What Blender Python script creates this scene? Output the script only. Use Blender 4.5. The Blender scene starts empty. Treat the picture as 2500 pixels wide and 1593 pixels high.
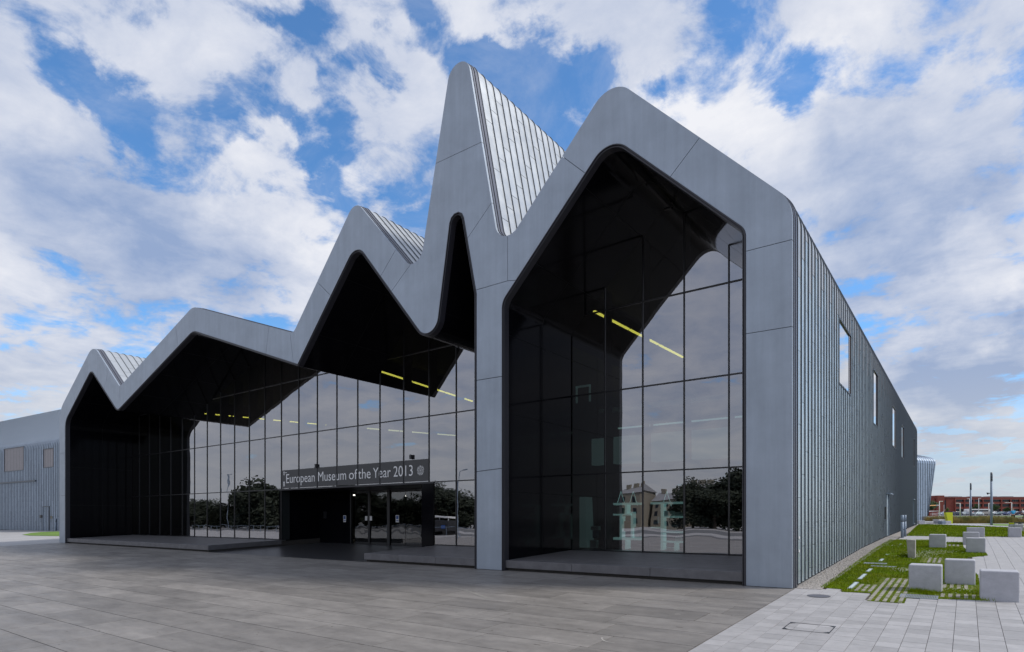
import bpy, bmesh, math, random
from mathutils import Vector, Matrix
random.seed(7)
sc = bpy.context.scene
R = math.radians

# ------------------------------------------------------------------ camera
# building axes: X along the facade (to the right), Y into the building, Z up; facade base is z = 0
EYE = 1.65
F = 1500.0                      # focal length in photo pixels (2500 wide)
cam_d = bpy.data.cameras.new('camera')
cam = bpy.data.objects.new('camera', cam_d)
sc.collection.objects.link(cam)
cam.location = (0, 0, EYE)
cam.rotation_euler = (R(90), 0, math.atan2(.5945, .804))
cam_d.sensor_width = 36
cam_d.lens = 36 * F / 2500
cam_d.shift_y = (1268 - 796.5) / 2500
cam_d.clip_start = 0.1
cam_d.clip_end = 6000
sc.camera = cam

# ------------------------------------------------------------------ world
CR = Vector((.804, .5945, 0)).normalized()
CF = Vector((-.5945, .804, 0)).normalized()


def ray(px, py):
    """direction with unit depth through a pixel of the photograph"""
    a = (px - 1250) / F
    return CR * a + CF + Vector((0, 0, (1268 - py) / F))


SUN_AZ = Vector((.86, .42, 0)).normalized()
SUN_EL = R(46)
world = bpy.data.worlds.new('World')
sc.world = world
world.use_nodes = True
wt = world.node_tree
wt.nodes.clear()


def wn(tp, **kw):
    n = wt.nodes.new(tp)
    for k, v in kw.items():
        setattr(n, k, v)
    return n


def wmath(op, a, b=None, clamp=False):
    n = wn('ShaderNodeMath', operation=op)
    n.use_clamp = clamp
    for i, v in enumerate((a, b)):
        if v is None:
            continue
        if isinstance(v, (int, float)):
            n.inputs[i].default_value = v
        else:
            wt.links.new(v, n.inputs[i])
    return n.outputs[0]


def wmap(v, a, b, c, d, smooth=True):
    n = wn('ShaderNodeMapRange')
    n.interpolation_type = 'SMOOTHSTEP' if smooth else 'LINEAR'
    wt.links.new(v, n.inputs[0])
    for i, x in enumerate((a, b, c, d)):
        n.inputs[i + 1].default_value = x
    return n.outputs[0]


sky = wn('ShaderNodeTexSky', sky_type='NISHITA')
sky.sun_disc = False
sky.sun_elevation = SUN_EL
sky.sun_rotation = math.atan2(SUN_AZ.x, SUN_AZ.y)
sky.air_density = 1.0
sky.dust_density = 0.3
sky.ozone_density = 2.0
tc = wn('ShaderNodeTexCoord')
sep = wn('ShaderNodeSeparateXYZ')
wt.links.new(tc.outputs['Generated'], sep.inputs[0])
zc = wmath('ADD', wmath('MAXIMUM', sep.outputs[2], 0.0), 0.16)
cx = wmath('DIVIDE', sep.outputs[0], zc)
cy = wmath('DIVIDE', sep.outputs[1], zc)
comb = wn('ShaderNodeCombineXYZ')
wt.links.new(cx, comb.inputs[0])
wt.links.new(cy, comb.inputs[1])


def wnoise(scale, detail, rough, off, dist=0.0, lac=2.0):
    mp = wn('ShaderNodeMapping')
    mp.inputs['Location'].default_value = off
    wt.links.new(comb.outputs[0], mp.inputs[0])
    n = wn('ShaderNodeTexNoise')
    n.inputs['Scale'].default_value = scale
    n.inputs['Detail'].default_value = detail
    n.inputs['Roughness'].default_value = rough
    n.inputs['Lacunarity'].default_value = lac
    n.inputs['Distortion'].default_value = dist
    wt.links.new(mp.outputs[0], n.inputs['Vector'])
    return n.outputs['Fac']


def wdir():
    """view direction, bent by noise so that cloud edges are ragged"""
    out = tc.outputs['Generated']
    for sc_, amp, det in ((3.2, .13, 2.0), (12.0, .08, 6.0)):
        n = wn('ShaderNodeTexNoise')
        n.inputs['Scale'].default_value = sc_
        n.inputs['Detail'].default_value = det
        n.inputs['Roughness'].default_value = 0.6
        wt.links.new(tc.outputs['Generated'], n.inputs['Vector'])
        sub = wn('ShaderNodeVectorMath', operation='SUBTRACT')
        wt.links.new(n.outputs['Color'], sub.inputs[0])
        sub.inputs[1].default_value = (.5, .5, .5)
        scl = wn('ShaderNodeVectorMath', operation='SCALE')
        wt.links.new(sub.outputs[0], scl.inputs[0])
        scl.inputs['Scale'].default_value = amp * 2
        add = wn('ShaderNodeVectorMath', operation='ADD')
        wt.links.new(out, add.inputs[0])
        wt.links.new(scl.outputs[0], add.inputs[1])
        out = add.outputs[0]
    nn = wn('ShaderNodeVectorMath', operation='NORMALIZE')
    wt.links.new(out, nn.inputs[0])
    return nn.outputs[0]


WDIR = wdir()


def blobs(lst):
    tot = None
    for (px, py, r, amp) in lst:
        d = ray(px, py).normalized()
        e = ray(px + r, py).normalized()
        e2 = ray(px, py + r).normalized()
        c = min(max(d.dot(e), d.dot(e2)), 0.99995)
        dp = wn('ShaderNodeVectorMath', operation='DOT_PRODUCT')
        wt.links.new(WDIR, dp.inputs[0])
        dp.inputs[1].default_value = d
        m = wmap(dp.outputs['Value'], c, 1.0, 0.0, amp)
        tot = m if tot is None else wmath('ADD', tot, m)
    return tot


base_n = wnoise(1.8, 3.0, 0.5, (3.1, 7.4, 0), 0.2)
fine_n = wnoise(5.2, 14.0, 0.62, (1.7, 2.2, 4.0), 0.25)
dens = wmath('ADD', wmath('MULTIPLY', base_n, 0.9), wmath('MULTIPLY', fine_n, 2.0))
dens = wmath('SUBTRACT', dens, 0.97)
clear = blobs([(30, 130, 190, -.24), (120, 230, 200, -.24), (290, 270, 150, -.16), (735, 40, 100, -.20),
               (900, 150, 80, -.20), (840, 250, 100, -.20), (790, 370, 150, -.30), (700, 330, 120, -.14), (610, 280, 110, -.16),
               (900, 430, 150, -.24), (500, 330, 110, -.12), (1090, 80, 110, -.16), (1230, 140, 170, -.34), (1340, 220, 230, -.42),
               (1290, 330, 150, -.30), (1480, 150, 120, -.20), (1720, 170, 110, -.12), (1960, 160, 160, -.26), (1990, 240, 110, -.16),
               (2210, 150, 150, -.12), (2180, 300, 90, -.12), (1560, 250, 90, -.22), (1000, 300, 100, -.10), (1010, 500, 110, -.10),
               (200, 670, 130, -.16), (420, 690, 130, -.18), (580, 710, 120, -.20), (130, 760, 110, -.16), (640, 790, 110, -.18), (2180, 1000, 60, -.12), (560, 60, 150, .10),
               (560, 520, 300, .24), (150, 480, 260, .26), (330, 420, 150, .10), (600, 140, 220, .20), (420, 150, 160, .14), (1000, 180, 120, .14), (1050, 250, 90, .10),
               (1800, 320, 250, .14), (1550, 60, 200, .12), (2300, 500, 400, .34), (1900, 620, 300, .20), (2300, 860, 320, .30), (2000, 20, 250, .10)])
dens = wmath('ADD', dens, clear)
bk_ = wn('ShaderNodeVectorMath', operation='DOT_PRODUCT')
wt.links.new(WDIR, bk_.inputs[0])
bk_.inputs[1].default_value = (-.45, -.85, .15)
behind = wmap(bk_.outputs['Value'], -0.15, 0.6, 0.0, 1.0)
dens = wmath('ADD', dens, wmath('MULTIPLY', behind, 0.35))
mask = wmap(dens, 0.17, 0.60, 0.0, 1.0)
veil = wmath('MULTIPLY', wmap(wnoise(2.8, 12.0, 0.66, (5.0, 1.0, 8.0), 0.5), 0.42, 0.75, 0.0, 1.0), 0.38)
mask = wmath('MAXIMUM', mask, veil)
low = wmap(sep.outputs[2], 0.02, 0.30, 0.92, 0.0)
mask = wmath('MAXIMUM', mask, low)
# cloud shade: thick parts grey-blue, thin parts and edges white
sh1 = wnoise(1.9, 7.0, 0.55, (9.3, 1.4, 2.0), 0.3)
shade_b = blobs([(2320, 430, 380, .26), (2050, 450, 220, .06), (2100, 720, 200, .20), (2350, 880, 280, .36), (2480, 860, 200, .2), (2300, 1190, 260, .26), (260, 560, 330, .22), (330, 420, 180, .10),
                 (1500, 60, 250, .06), (120, 480, 200, .10), (2420, 60, 200, .12), (480, 650, 200, .12), (430, 120, 300, .10), (900, 70, 200, .08),
                 (720, 470, 230, -.20), (830, 540, 200, -.14), (1800, 300, 330, -.36), (2050, 600, 250, -.16), (2380, 280, 250, -.24),
                 (1600, 320, 160, -.26), (2400, 640, 180, -.22), (2200, 780, 150, -.14), (640, 110, 150, -.14), (2050, 100, 200, -.1), (2420, 960, 150, -.16)])
sh = wmath('ADD', wmath('MULTIPLY', sh1, 1.3), shade_b)
sh = wmath('SUBTRACT', sh, wmath('MULTIPLY', fine_n, 0.95))
sh = wmath('ADD', sh, wmath('MULTIPLY', behind, -0.03))
shf = wmap(sh, -0.30, 0.62, 0.0, 1.0, False)
ccol = wn('ShaderNodeMix', data_type='RGBA')
wt.links.new(shf, ccol.inputs['Factor'])
CS = 10.0
ccol.inputs['A'].default_value = (0.88 * CS, 0.89 * CS, 0.94 * CS, 1)
ccol.inputs['B'].default_value = (0.30 * CS, 0.40 * CS, 0.62 * CS, 1)
hz = wn('ShaderNodeMix', data_type='RGBA')
wt.links.new(wmap(sep.outputs[2], 0.0, 0.28, 0.75, 0.0), hz.inputs['Factor'])
wt.links.new(ccol.outputs['Result'], hz.inputs['A'])
hz.inputs['B'].default_value = (0.60 * CS, 0.63 * CS, 0.66 * CS, 1)
tint = wn('ShaderNodeMix', data_type='RGBA')
tint.blend_type = 'MULTIPLY'
tint.inputs['Factor'].default_value = 1.0
wt.links.new(sky.outputs[0], tint.inputs['A'])
tint.inputs['B'].default_value = (1.0, 1.55, 1.95, 1)
mix = wn('ShaderNodeMix', data_type='RGBA')
wt.links.new(mask, mix.inputs['Factor'])
wt.links.new(tint.outputs['Result'], mix.inputs['A'])
wt.links.new(hz.outputs['Result'], mix.inputs['B'])
bg = wn('ShaderNodeBackground')
bg.inputs['Strength'].default_value = 0.1
wt.links.new(mix.outputs['Result'], bg.inputs['Color'])
wo = wn('ShaderNodeOutputWorld')
wt.links.new(bg.outputs[0], wo.inputs[0])

sun_d = bpy.data.lights.new('sun', 'SUN')
sun_d.energy = 3.0
sun_d.angle = R(10)
sun_d.color = (1.0, 0.95, 0.88)
sun = bpy.data.objects.new('sun', sun_d)
sc.collection.objects.link(sun)
sdir = SUN_AZ * math.cos(SUN_EL) + Vector((0, 0, math.sin(SUN_EL)))
sun.rotation_euler = (-sdir).to_track_quat('-Z', 'Y').to_euler()
sun.location = (20, 20, 60)

vs = sc.view_settings
vs.view_transform = 'Standard'
vs.look = 'None'
vs.exposure = 0.0
vs.gamma = 1.0
vs.use_curve_mapping = False
sc.render.engine = 'CYCLES'
sc.cycles.max_bounces = 7
sc.cycles.transparent_max_bounces = 10
sc.cycles.caustics_reflective = False
sc.cycles.caustics_refractive = False
sc.cycles.sample_clamp_indirect = 4

# ------------------------------------------------------------------ helpers
GP = [(-3000, -.56), (2, -.56), (15.7, 0), (28, .504), (36, .71), (61, 1.18), (95, 1.2), (450, 4.6), (3500, 5.2)]


def g(y):
    for (a, za), (b, zb) in zip(GP, GP[1:]):
        if y <= b:
            return za + (zb - za) * (y - a) / (b - a)
    return GP[-1][1]


def gp(px, py, dz=0.0):
    """point of the terrain seen at a pixel"""
    d = ray(px, py)
    t, st = 3.0, 0.25
    while t < 900:
        if EYE + d.z * t < g(d.y * t) + dz:
            break
        t += st
    a, b = t - st, t
    for _ in range(30):
        m = (a + b) / 2
        if EYE + d.z * m < g(d.y * m) + dz:
            b = m
        else:
            a = m
    return Vector((d.x * b, d.y * b, EYE + d.z * b))


def at(px, py, t):
    d = ray(px, py)
    return Vector((d.x * t, d.y * t, EYE + d.z * t))


def onY(px, py, Y):
    d = ray(px, py)
    t = Y / d.y
    return Vector((d.x * t, Y, EYE + d.z * t))


COL = sc.collection


class MB:
    def __init__(s):
        s.v, s.f = [], []

    def add(s, vs_, fs):
        n = len(s.v)
        s.v += [tuple(p) for p in vs_]
        s.f += [tuple(i + n for i in f) for f in fs]
        return s

    def box(s, x0, x1, y0, y1, z0, z1):
        return s.add([(x0, y0, z0), (x1, y0, z0), (x1, y1, z0), (x0, y1, z0), (x0, y0, z1), (x1, y0, z1), (x1, y1, z1), (x0, y1, z1)],
                     [(0, 3, 2, 1), (4, 5, 6, 7), (0, 1, 5, 4), (1, 2, 6, 5), (2, 3, 7, 6), (3, 0, 4, 7)])

    def tube(s, a, b, r, r2=None, n=8):
        a, b = Vector(a), Vector(b)
        r2 = r if r2 is None else r2
        d = (b - a).normalized()
        u = d.orthogonal().normalized()
        w = d.cross(u)
        vs_ = []
        for p, rr in ((a, r), (b, r2)):
            for i in range(n):
                t = 2 * math.pi * i / n
                vs_.append(p + (u * math.cos(t) + w * math.sin(t)) * rr)
        fs = [(i, (i + 1) % n, n + (i + 1) % n, n + i) for i in range(n)]
        fs += [tuple(range(n - 1, -1, -1)), tuple(range(n, 2 * n))]
        return s.add(vs_, fs)

    def mesh(s, name, mat=None):
        me = bpy.data.meshes.new(name)
        me.from_pydata(s.v, [], s.f)
        me.update()
        if mat:
            me.materials.append(mat)
        return me

    def build(s, name, mat=None, parent=None, smooth=False, bevel=0, seg=2):
        me = s.mesh(name, mat)
        return link(name, me, parent, smooth, bevel, seg)


def link(name, me, parent=None, smooth=False, bevel=0, seg=2):
    o = bpy.data.objects.new(name, me)
    COL.objects.link(o)
    if parent:
        o.parent = parent
    if bevel:
        bm = bmesh.new()
        bm.from_mesh(me)
        es = [e for e in bm.edges if len(e.link_faces) == 2 and e.calc_face_angle(0) > 0.6]
        bmesh.ops.bevel(bm, geom=es, offset=bevel, segments=seg, affect='EDGES', profile=0.5)
        bm.to_mesh(me)
        bm.free()
    if smooth:
        me.shade_smooth() if hasattr(me, 'shade_smooth') else None
    return o


def empty(name, loc=(0, 0, 0), rz=0.0):
    o = bpy.data.objects.new(name, None)
    o.empty_display_size = 0.2
    COL.objects.link(o)
    o.location = loc
    o.rotation_euler = (0, 0, rz)
    return o


def tag(o, label=None, cat=None, group=None, kind=None):
    if label:
        o['label'] = label
    if cat:
        o['category'] = cat
    if group:
        o['group'] = group
    if kind:
        o['kind'] = kind
    return o


def copy_tree(o, parent=None):
    c = o.copy()
    COL.objects.link(c)
    c.parent = parent
    for ch in [x for x in KIDS.get(o.name, [])]:
        copy_tree(ch, c)
    return c


KIDS = {}


def register(o):
    for x in list(o.children):
        KIDS.setdefault(o.name, []).append(x)
        register(x)
    return o


CAMROT = math.atan2(.5945, .804)

# ------------------------------------------------------------------ materials


def material(name, col, rough=0.6, metal=0.0, noise=0.0, nscale=4.0, bump=0.0, bscale=40.0, rand=0.0, spec=0.5, col2=None,
             stretch=(1, 1, 1), emit=None, estr=0.0, streak=0.0, fine=0.0, rough_var=0.0, wobble=0.0, wscale=1.0):
    m = bpy.data.materials.new(name)
    m.use_nodes = True
    nt = m.node_tree
    b = nt.nodes['Principled BSDF']
    b.inputs['Roughness'].default_value = rough
    b.inputs['Metallic'].default_value = metal
    b.inputs['Specular IOR Level'].default_value = spec
    b.inputs['Base Color'].default_value = (*col, 1)
    if emit:
        b.inputs['Emission Color'].default_value = (*emit, 1)
        b.inputs['Emission Strength'].default_value = estr

    def N(tp):
        return nt.nodes.new(tp)
    L = nt.links.new
    geo = N('ShaderNodeNewGeometry')
    mp = N('ShaderNodeMapping')
    mp.inputs['Scale'].default_value = stretch
    L(geo.outputs['Position'], mp.inputs[0])

    def nz(scale, det=6, rg=0.6, src=None):
        n = N('ShaderNodeTexNoise')
        n.inputs['Scale'].default_value = scale
        n.inputs['Detail'].default_value = det
        n.inputs['Roughness'].default_value = rg
        L(src or mp.outputs[0], n.inputs['Vector'])
        return n.outputs['Fac']
    cur = None
    if noise or col2 or rand or streak or fine:
        rgb = N('ShaderNodeRGB')
        rgb.outputs[0].default_value = (*col, 1)
        cur = rgb.outputs[0]
        if col2:
            mx = N('ShaderNodeMix')
            mx.data_type = 'RGBA'
            mr = N('ShaderNodeMapRange')
            L(nz(nscale), mr.inputs[0])
            mr.inputs[1].default_value = 0.35
            mr.inputs[2].default_value = 0.65
            L(mr.outputs[0], mx.inputs['Factor'])
            L(cur, mx.inputs['A'])
            mx.inputs['B'].default_value = (*col2, 1)
            cur = mx.outputs['Result']
        val = None

        def mulval(v):
            nonlocal val
            if val is None:
                val = v
            else:
                a = N('ShaderNodeMath')
                a.operation = 'MULTIPLY'
                L(val, a.inputs[0])
                L(v, a.inputs[1])
                val = a.outputs[0]

        def ranged(v, amt, lo=0.3, hi=0.7):
            mr = N('ShaderNodeMapRange')
            L(v, mr.inputs[0])
            mr.inputs[1].default_value = lo
            mr.inputs[2].default_value = hi
            mr.inputs[3].default_value = 1 - amt
            mr.inputs[4].default_value = 1 + amt
            return mr.outputs[0]
        if noise:
            mulval(ranged(nz(nscale * 1.7, 8, 0.65), noise))
        if fine:
            mulval(ranged(nz(110, 3, 0.7, geo.outputs['Position']), fine))
        if rand:
            oi = N('ShaderNodeObjectInfo')
            mulval(ranged(oi.outputs['Random'], rand, 0, 1))
        if streak:
            mp2 = N('ShaderNodeMapping')
            mp2.inputs['Scale'].default_value = (5, 5, 0.25)
            L(geo.outputs['Position'], mp2.inputs[0])
            mulval(ranged(nz(1.0, 8, 0.65, mp2.outputs[0]), streak))
        if val is not None:
            mx = N('ShaderNodeVectorMath')
            mx.operation = 'SCALE'
            L(cur, mx.inputs[0])
            L(val, mx.inputs['Scale'])
            cur = mx.outputs[0]
        L(cur, b.inputs['Base Color'])
    if rough_var:
        mr = N('ShaderNodeMapRange')
        L(nz(2.5, 6, 0.6), mr.inputs[0])
        mr.inputs[1].default_value = 0.3
        mr.inputs[2].default_value = 0.7
        mr.inputs[3].default_value = rough - rough_var
        mr.inputs[4].default_value = rough + rough_var
        L(mr.outputs[0], b.inputs['Roughness'])
    nrm = None
    if wobble:
        bp = N('ShaderNodeBump')
        bp.inputs['Strength'].default_value = 1.0
        bp.inputs['Distance'].default_value = wobble
        L(nz(wscale, 1, 0.4, geo.outputs['Position']), bp.inputs['Height'])
        nrm = bp.outputs[0]
        L(nrm, b.inputs['Normal'])
    if bump:
        bp = N('ShaderNodeBump')
        bp.inputs['Strength'].default_value = min(1, bump)
        bp.inputs['Distance'].default_value = 0.01
        L(nz(bscale, 5, 0.65), bp.inputs['Height'])
        if nrm:
            L(nrm, bp.inputs['Normal'])
        L(bp.outputs[0], b.inputs['Normal'])
    return m


def glass_mat(name, tint_c=(.22, .26, .27), ior=1.9, base=0.05, wob=0.0015, wsc=0.8, refl=(1, 1, 1)):
    m = bpy.data.materials.new(name)
    m.use_nodes = True
    nt = m.node_tree
    nt.nodes.clear()
    N, L = nt.nodes.new, nt.links.new
    out = N('ShaderNodeOutputMaterial')
    tr = N('ShaderNodeBsdfTransparent')
    tr.inputs[0].default_value = (*tint_c, 1)
    gl = N('ShaderNodeBsdfGlossy')
    gl.inputs['Roughness'].default_value = 0.0
    gl.inputs['Color'].default_value = (*refl, 1)
    fr = N('ShaderNodeFresnel')
    fr.inputs['IOR'].default_value = ior
    ad = N('ShaderNodeMath')
    ad.operation = 'ADD'
    ad.use_clamp = True
    ad.inputs[1].default_value = base
    geo = N('ShaderNodeNewGeometry')
    oi = N('ShaderNodeObjectInfo')
    mul = N('ShaderNodeMath')
    mul.operation = 'MULTIPLY'
    mul.inputs[1].default_value = 37.0
    L(oi.outputs['Random'], mul.inputs[0])
    cmb = N('ShaderNodeCombineXYZ')
    L(mul.outputs[0], cmb.inputs[1])
    va = N('ShaderNodeVectorMath')
    va.operation = 'ADD'
    L(geo.outputs['Position'], va.inputs[0])
    L(cmb.outputs[0], va.inputs[1])
    nz = N('ShaderNodeTexNoise')
    nz.inputs['Scale'].default_value = wsc
    nz.inputs['Detail'].default_value = 1.5
    L(va.outputs[0], nz.inputs['Vector'])
    bp = N('ShaderNodeBump')
    bp.inputs['Distance'].default_value = wob
    bp.inputs['Strength'].default_value = 1
    L(nz.outputs['Fac'], bp.inputs['Height'])
    L(bp.outputs[0], gl.inputs['Normal'])
    L(fr.outputs[0], ad.inputs[0])
    mx = N('ShaderNodeMixShader')
    L(ad.outputs[0], mx.inputs[0])
    L(tr.outputs[0], mx.inputs[1])
    L(gl.outputs[0], mx.inputs[2])
    L(mx.outputs[0], out.inputs[0])
    return m


def emis(name, col, s):
    return material(name, (0.02, 0.02, 0.02), emit=col, estr=s)


M = {}
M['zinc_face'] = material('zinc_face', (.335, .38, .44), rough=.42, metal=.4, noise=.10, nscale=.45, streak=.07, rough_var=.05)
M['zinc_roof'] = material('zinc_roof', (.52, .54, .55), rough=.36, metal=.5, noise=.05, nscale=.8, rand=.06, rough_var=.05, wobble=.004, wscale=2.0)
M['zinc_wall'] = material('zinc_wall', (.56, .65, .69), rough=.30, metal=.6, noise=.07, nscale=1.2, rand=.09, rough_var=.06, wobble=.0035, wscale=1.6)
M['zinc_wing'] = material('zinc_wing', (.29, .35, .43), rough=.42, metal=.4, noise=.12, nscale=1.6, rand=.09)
M['seam'] = material('seam_metal', (.11, .125, .145), rough=.4, metal=.6)
M['dark_seal'] = material('dark_seal', (.035, .034, .042), rough=.35)
M['backing'] = material('backing', (.05, .045, .04), rough=.8)
M['trim'] = material('zinc_trim', (.16, .165, .19), rough=.35, metal=.6, noise=.04)
M['black_panel'] = material('black_panel', (.004, .004, .006), rough=.09, spec=.10, wobble=.002, wscale=.8)
M['mullion'] = material('mullion', (.012, .012, .014), rough=.35)
M['fin'] = material('fin', (.018, .022, .023), rough=.5)
M['glass'] = glass_mat('facade_glass', (.36, .44, .44), 2.7, .16, wob=.006, wsc=.55, refl=(.93, .92, .95))
M['door_glass'] = glass_mat('door_glass', (.45, .5, .5), 1.6, .05, wob=.008, wsc=.8)
M['side_glass'] = glass_mat('side_glass', (.15, .15, .16), 3.0, .32, wob=.001, wsc=.8)
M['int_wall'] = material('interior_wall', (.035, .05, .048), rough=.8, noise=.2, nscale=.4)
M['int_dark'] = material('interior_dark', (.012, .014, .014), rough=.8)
M['int_white'] = material('interior_white', (.62, .80, .80), rough=.5, noise=.05)
M['shelf_added_glow'] = material('shelf_added_glow', (.6, .8, .8), rough=.5, emit=(.55, .9, .88), estr=.32)  # teal glow added to shelves and easels so they show through the glass
M['cabinet_added_glow'] = material('cabinet_added_glow', (.4, .5, .5), rough=.5, emit=(.5, .75, .75), estr=.08)  # weak glow added to cabinets and display parts, no lamp in them
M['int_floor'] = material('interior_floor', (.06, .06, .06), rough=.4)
M['yellow_light'] = emis('yellow_light', (1.0, .80, .12), 2.0)
M['pale_yellow_light'] = emis('pale_yellow_light', (1.0, .88, .45), .9)
M['white_light'] = emis('white_light', (1.0, .97, .88), 3.0)
M['added_strip_glow'] = emis('added_strip_glow', (.7, 1.0, .95), .35)  # emission of the added strip above the cabinets
M['granite'] = material('granite', (.212, .196, .181), rough=.5, noise=.26, nscale=.9, bump=.25, bscale=60, rand=.15, fine=.12, streak=.10, stretch=(.5, 1.4, 1), rough_var=.08)
M['granite_dark'] = material('granite_dark', (.040, .040, .044), rough=.32, noise=.2, nscale=.8, rand=.05, fine=.08)
M['plinth'] = material('plinth_granite', (.13, .125, .13), rough=.5, noise=.22, nscale=1.5, fine=.14, bump=.2, bscale=60)
M['slab'] = material('pale_slab', (.345, .335, .335), rough=.7, noise=.11, nscale=2.5, rand=.12, fine=.07, bump=.2, bscale=70)
M['pale_ground'] = material('pale_ground', (.37, .36, .355), rough=.75, noise=.14, nscale=.25, fine=.06)
M['joint'] = material('joint_sand', (.075, .062, .052), rough=.95, noise=.2, nscale=8)
M['earth'] = material('far_ground', (.16, .16, .15), rough=.9, noise=.2, nscale=.05)
M['sett'] = material('sett_stone', (.33, .31, .26), rough=.85, noise=.3, nscale=6, fine=.1)
M['asphalt'] = material('asphalt', (.14, .14, .145), rough=.9, noise=.1, nscale=1)
M['gravel'] = material('gravel_stone', (.52, .48, .44), rough=.9, noise=.35, nscale=14, rand=.2)
M['gravel_bed'] = material('gravel_bed', (.27, .24, .21), rough=.95, noise=.35, nscale=25)
M['grass'] = material('grass_blade', (.17, .265, .005), rough=.95, spec=.08, noise=.3, nscale=1.3, col2=(.19, .23, .008))
M['soil'] = material('grass_ground', (.09, .14, .008), rough=.95, noise=.35, nscale=2.2, col2=(.15, .15, .025))
M['far_grass'] = material('far_grass', (.13, .22, .03), rough=.9, noise=.25, nscale=.3)
M['clover'] = material('clover_flower', (.75, .75, .6), rough=.8)
M['concrete'] = material('concrete_block', (.43, .43, .46), rough=.75, noise=.10, nscale=3, fine=.16, bump=.5, bscale=45)
M['concrete_old'] = material('stained_stone', (.36, .34, .31), rough=.8, noise=.25, nscale=2.5, fine=.1, streak=.15)
M['white_stone'] = material('white_stone', (.6, .6, .6), rough=.7, noise=.06, fine=.05)
M['steel'] = material('galvanised_steel', (.22, .27, .34), rough=.6, metal=.3, noise=.08, nscale=2)
M['dark_steel'] = material('dark_steel', (.05, .05, .055), rough=.4, metal=.5)
M['grate'] = material('grate_metal', (.35, .38, .42), rough=.45, metal=.6)
M['cover_metal'] = material('cover_metal', (.13, .13, .15), rough=.55, metal=.3, noise=.15, nscale=12)
M['led'] = material('ground_light_glass', (.7, .82, .85), rough=.2)
M['white_paint'] = material('white_paint', (.75, .75, .74), rough=.5)
M['brick'] = material('red_brick', (.20, .045, .03), rough=.85, noise=.15, nscale=1.5)
M['brick_pale'] = material('pale_band', (.33, .14, .11), rough=.85, noise=.1)
M['far_window'] = material('far_window', (.02, .025, .03), rough=.15)
M['roof_grey'] = material('roof_grey', (.25, .25, .26), rough=.8)
M['yellow'] = material('yellow_board', (.52, .56, .004), rough=.5, noise=.05)
M['orange'] = material('orange_spar', (.75, .38, .12), rough=.5)
M['hull_red'] = material('hull_red', (.25, .05, .035), rough=.6)
M['hull_white'] = material('hull_white', (.7, .68, .66), rough=.5)
M['bark'] = material('bark', (.08, .06, .045), rough=.9, noise=.3, nscale=6)
M['leaf'] = material('leaf', (.045, .085, .018), rough=.7, noise=.45, nscale=.7)
M['leaf_dark'] = material('leaf_dark', (.026, .034, .02), rough=.8, noise=.4, nscale=.7)
M['leaf_pale'] = material('leaf_pale', (.10, .16, .03), rough=.7, noise=.4, nscale=.9)
M['reed'] = material('reed_grass', (.36, .26, .07), rough=.85, noise=.45, nscale=.8, col2=(.13, .14, .03))
M['wood'] = material('weathered_wood', (.13, .09, .07), rough=.85, noise=.2)
M['sand_stone'] = material('sandstone', (.24, .215, .17), rough=.85, noise=.1)
M['skin'] = material('skin', (.55, .33, .24), rough=.6)
M['hair'] = material('hair', (.30, .20, .12), rough=.8)
M['shirt'] = material('turquoise_shirt', (.02, .30, .52), rough=.8)
M['white_cloth'] = material('white_cloth', (.7, .7, .72), rough=.8)
M['trousers'] = material('dark_trousers', (.02, .022, .03), rough=.85)
M['rubber'] = material('rubber', (.02, .02, .02), rough=.8)
M['letter'] = material('letter_white', (.95, .95, .95), rough=.5)
M['banner'] = material('grey_banner_film', (.075, .075, .077), rough=.5)
M['blue_print'] = material('blue_print', (.03, .09, .3), rough=.5)
M['screen'] = material('perforated_screen', (.30, .28, .29), rough=.5, metal=.3, noise=.1, nscale=3)
# car paint picks each car's own colour
mp_ = material('car_paint', (.5, .5, .5), rough=.25, spec=.6)
_nt = mp_.node_tree
_oi = _nt.nodes.new('ShaderNodeObjectInfo')
_nt.links.new(_oi.outputs['Color'], _nt.nodes['Principled BSDF'].inputs['Base Color'])
M['car_paint'] = mp_

# ------------------------------------------------------------------ facade outline
YF = 15.66                       # front face of the facade plane
YG = 19.85                       # glass line


def P(px, py, Y=YF):
    v = onY(px, py, Y)
    return Vector((v.x, v.z))


def isect(a, b, c, d):
    r, s = b - a, d - c
    den = r.x * s.y - r.y * s.x
    t = ((c.x - a.x) * s.y - (c.y - a.y) * s.x) / den
    return a + r * t


def proj(p, Y=YF):
    v = Vector((p.x, Y, p.y - EYE))
    d = v.dot(CF)
    return 1250 + F * v.dot(CR) / d, 1268 - F * v.z / d


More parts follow.
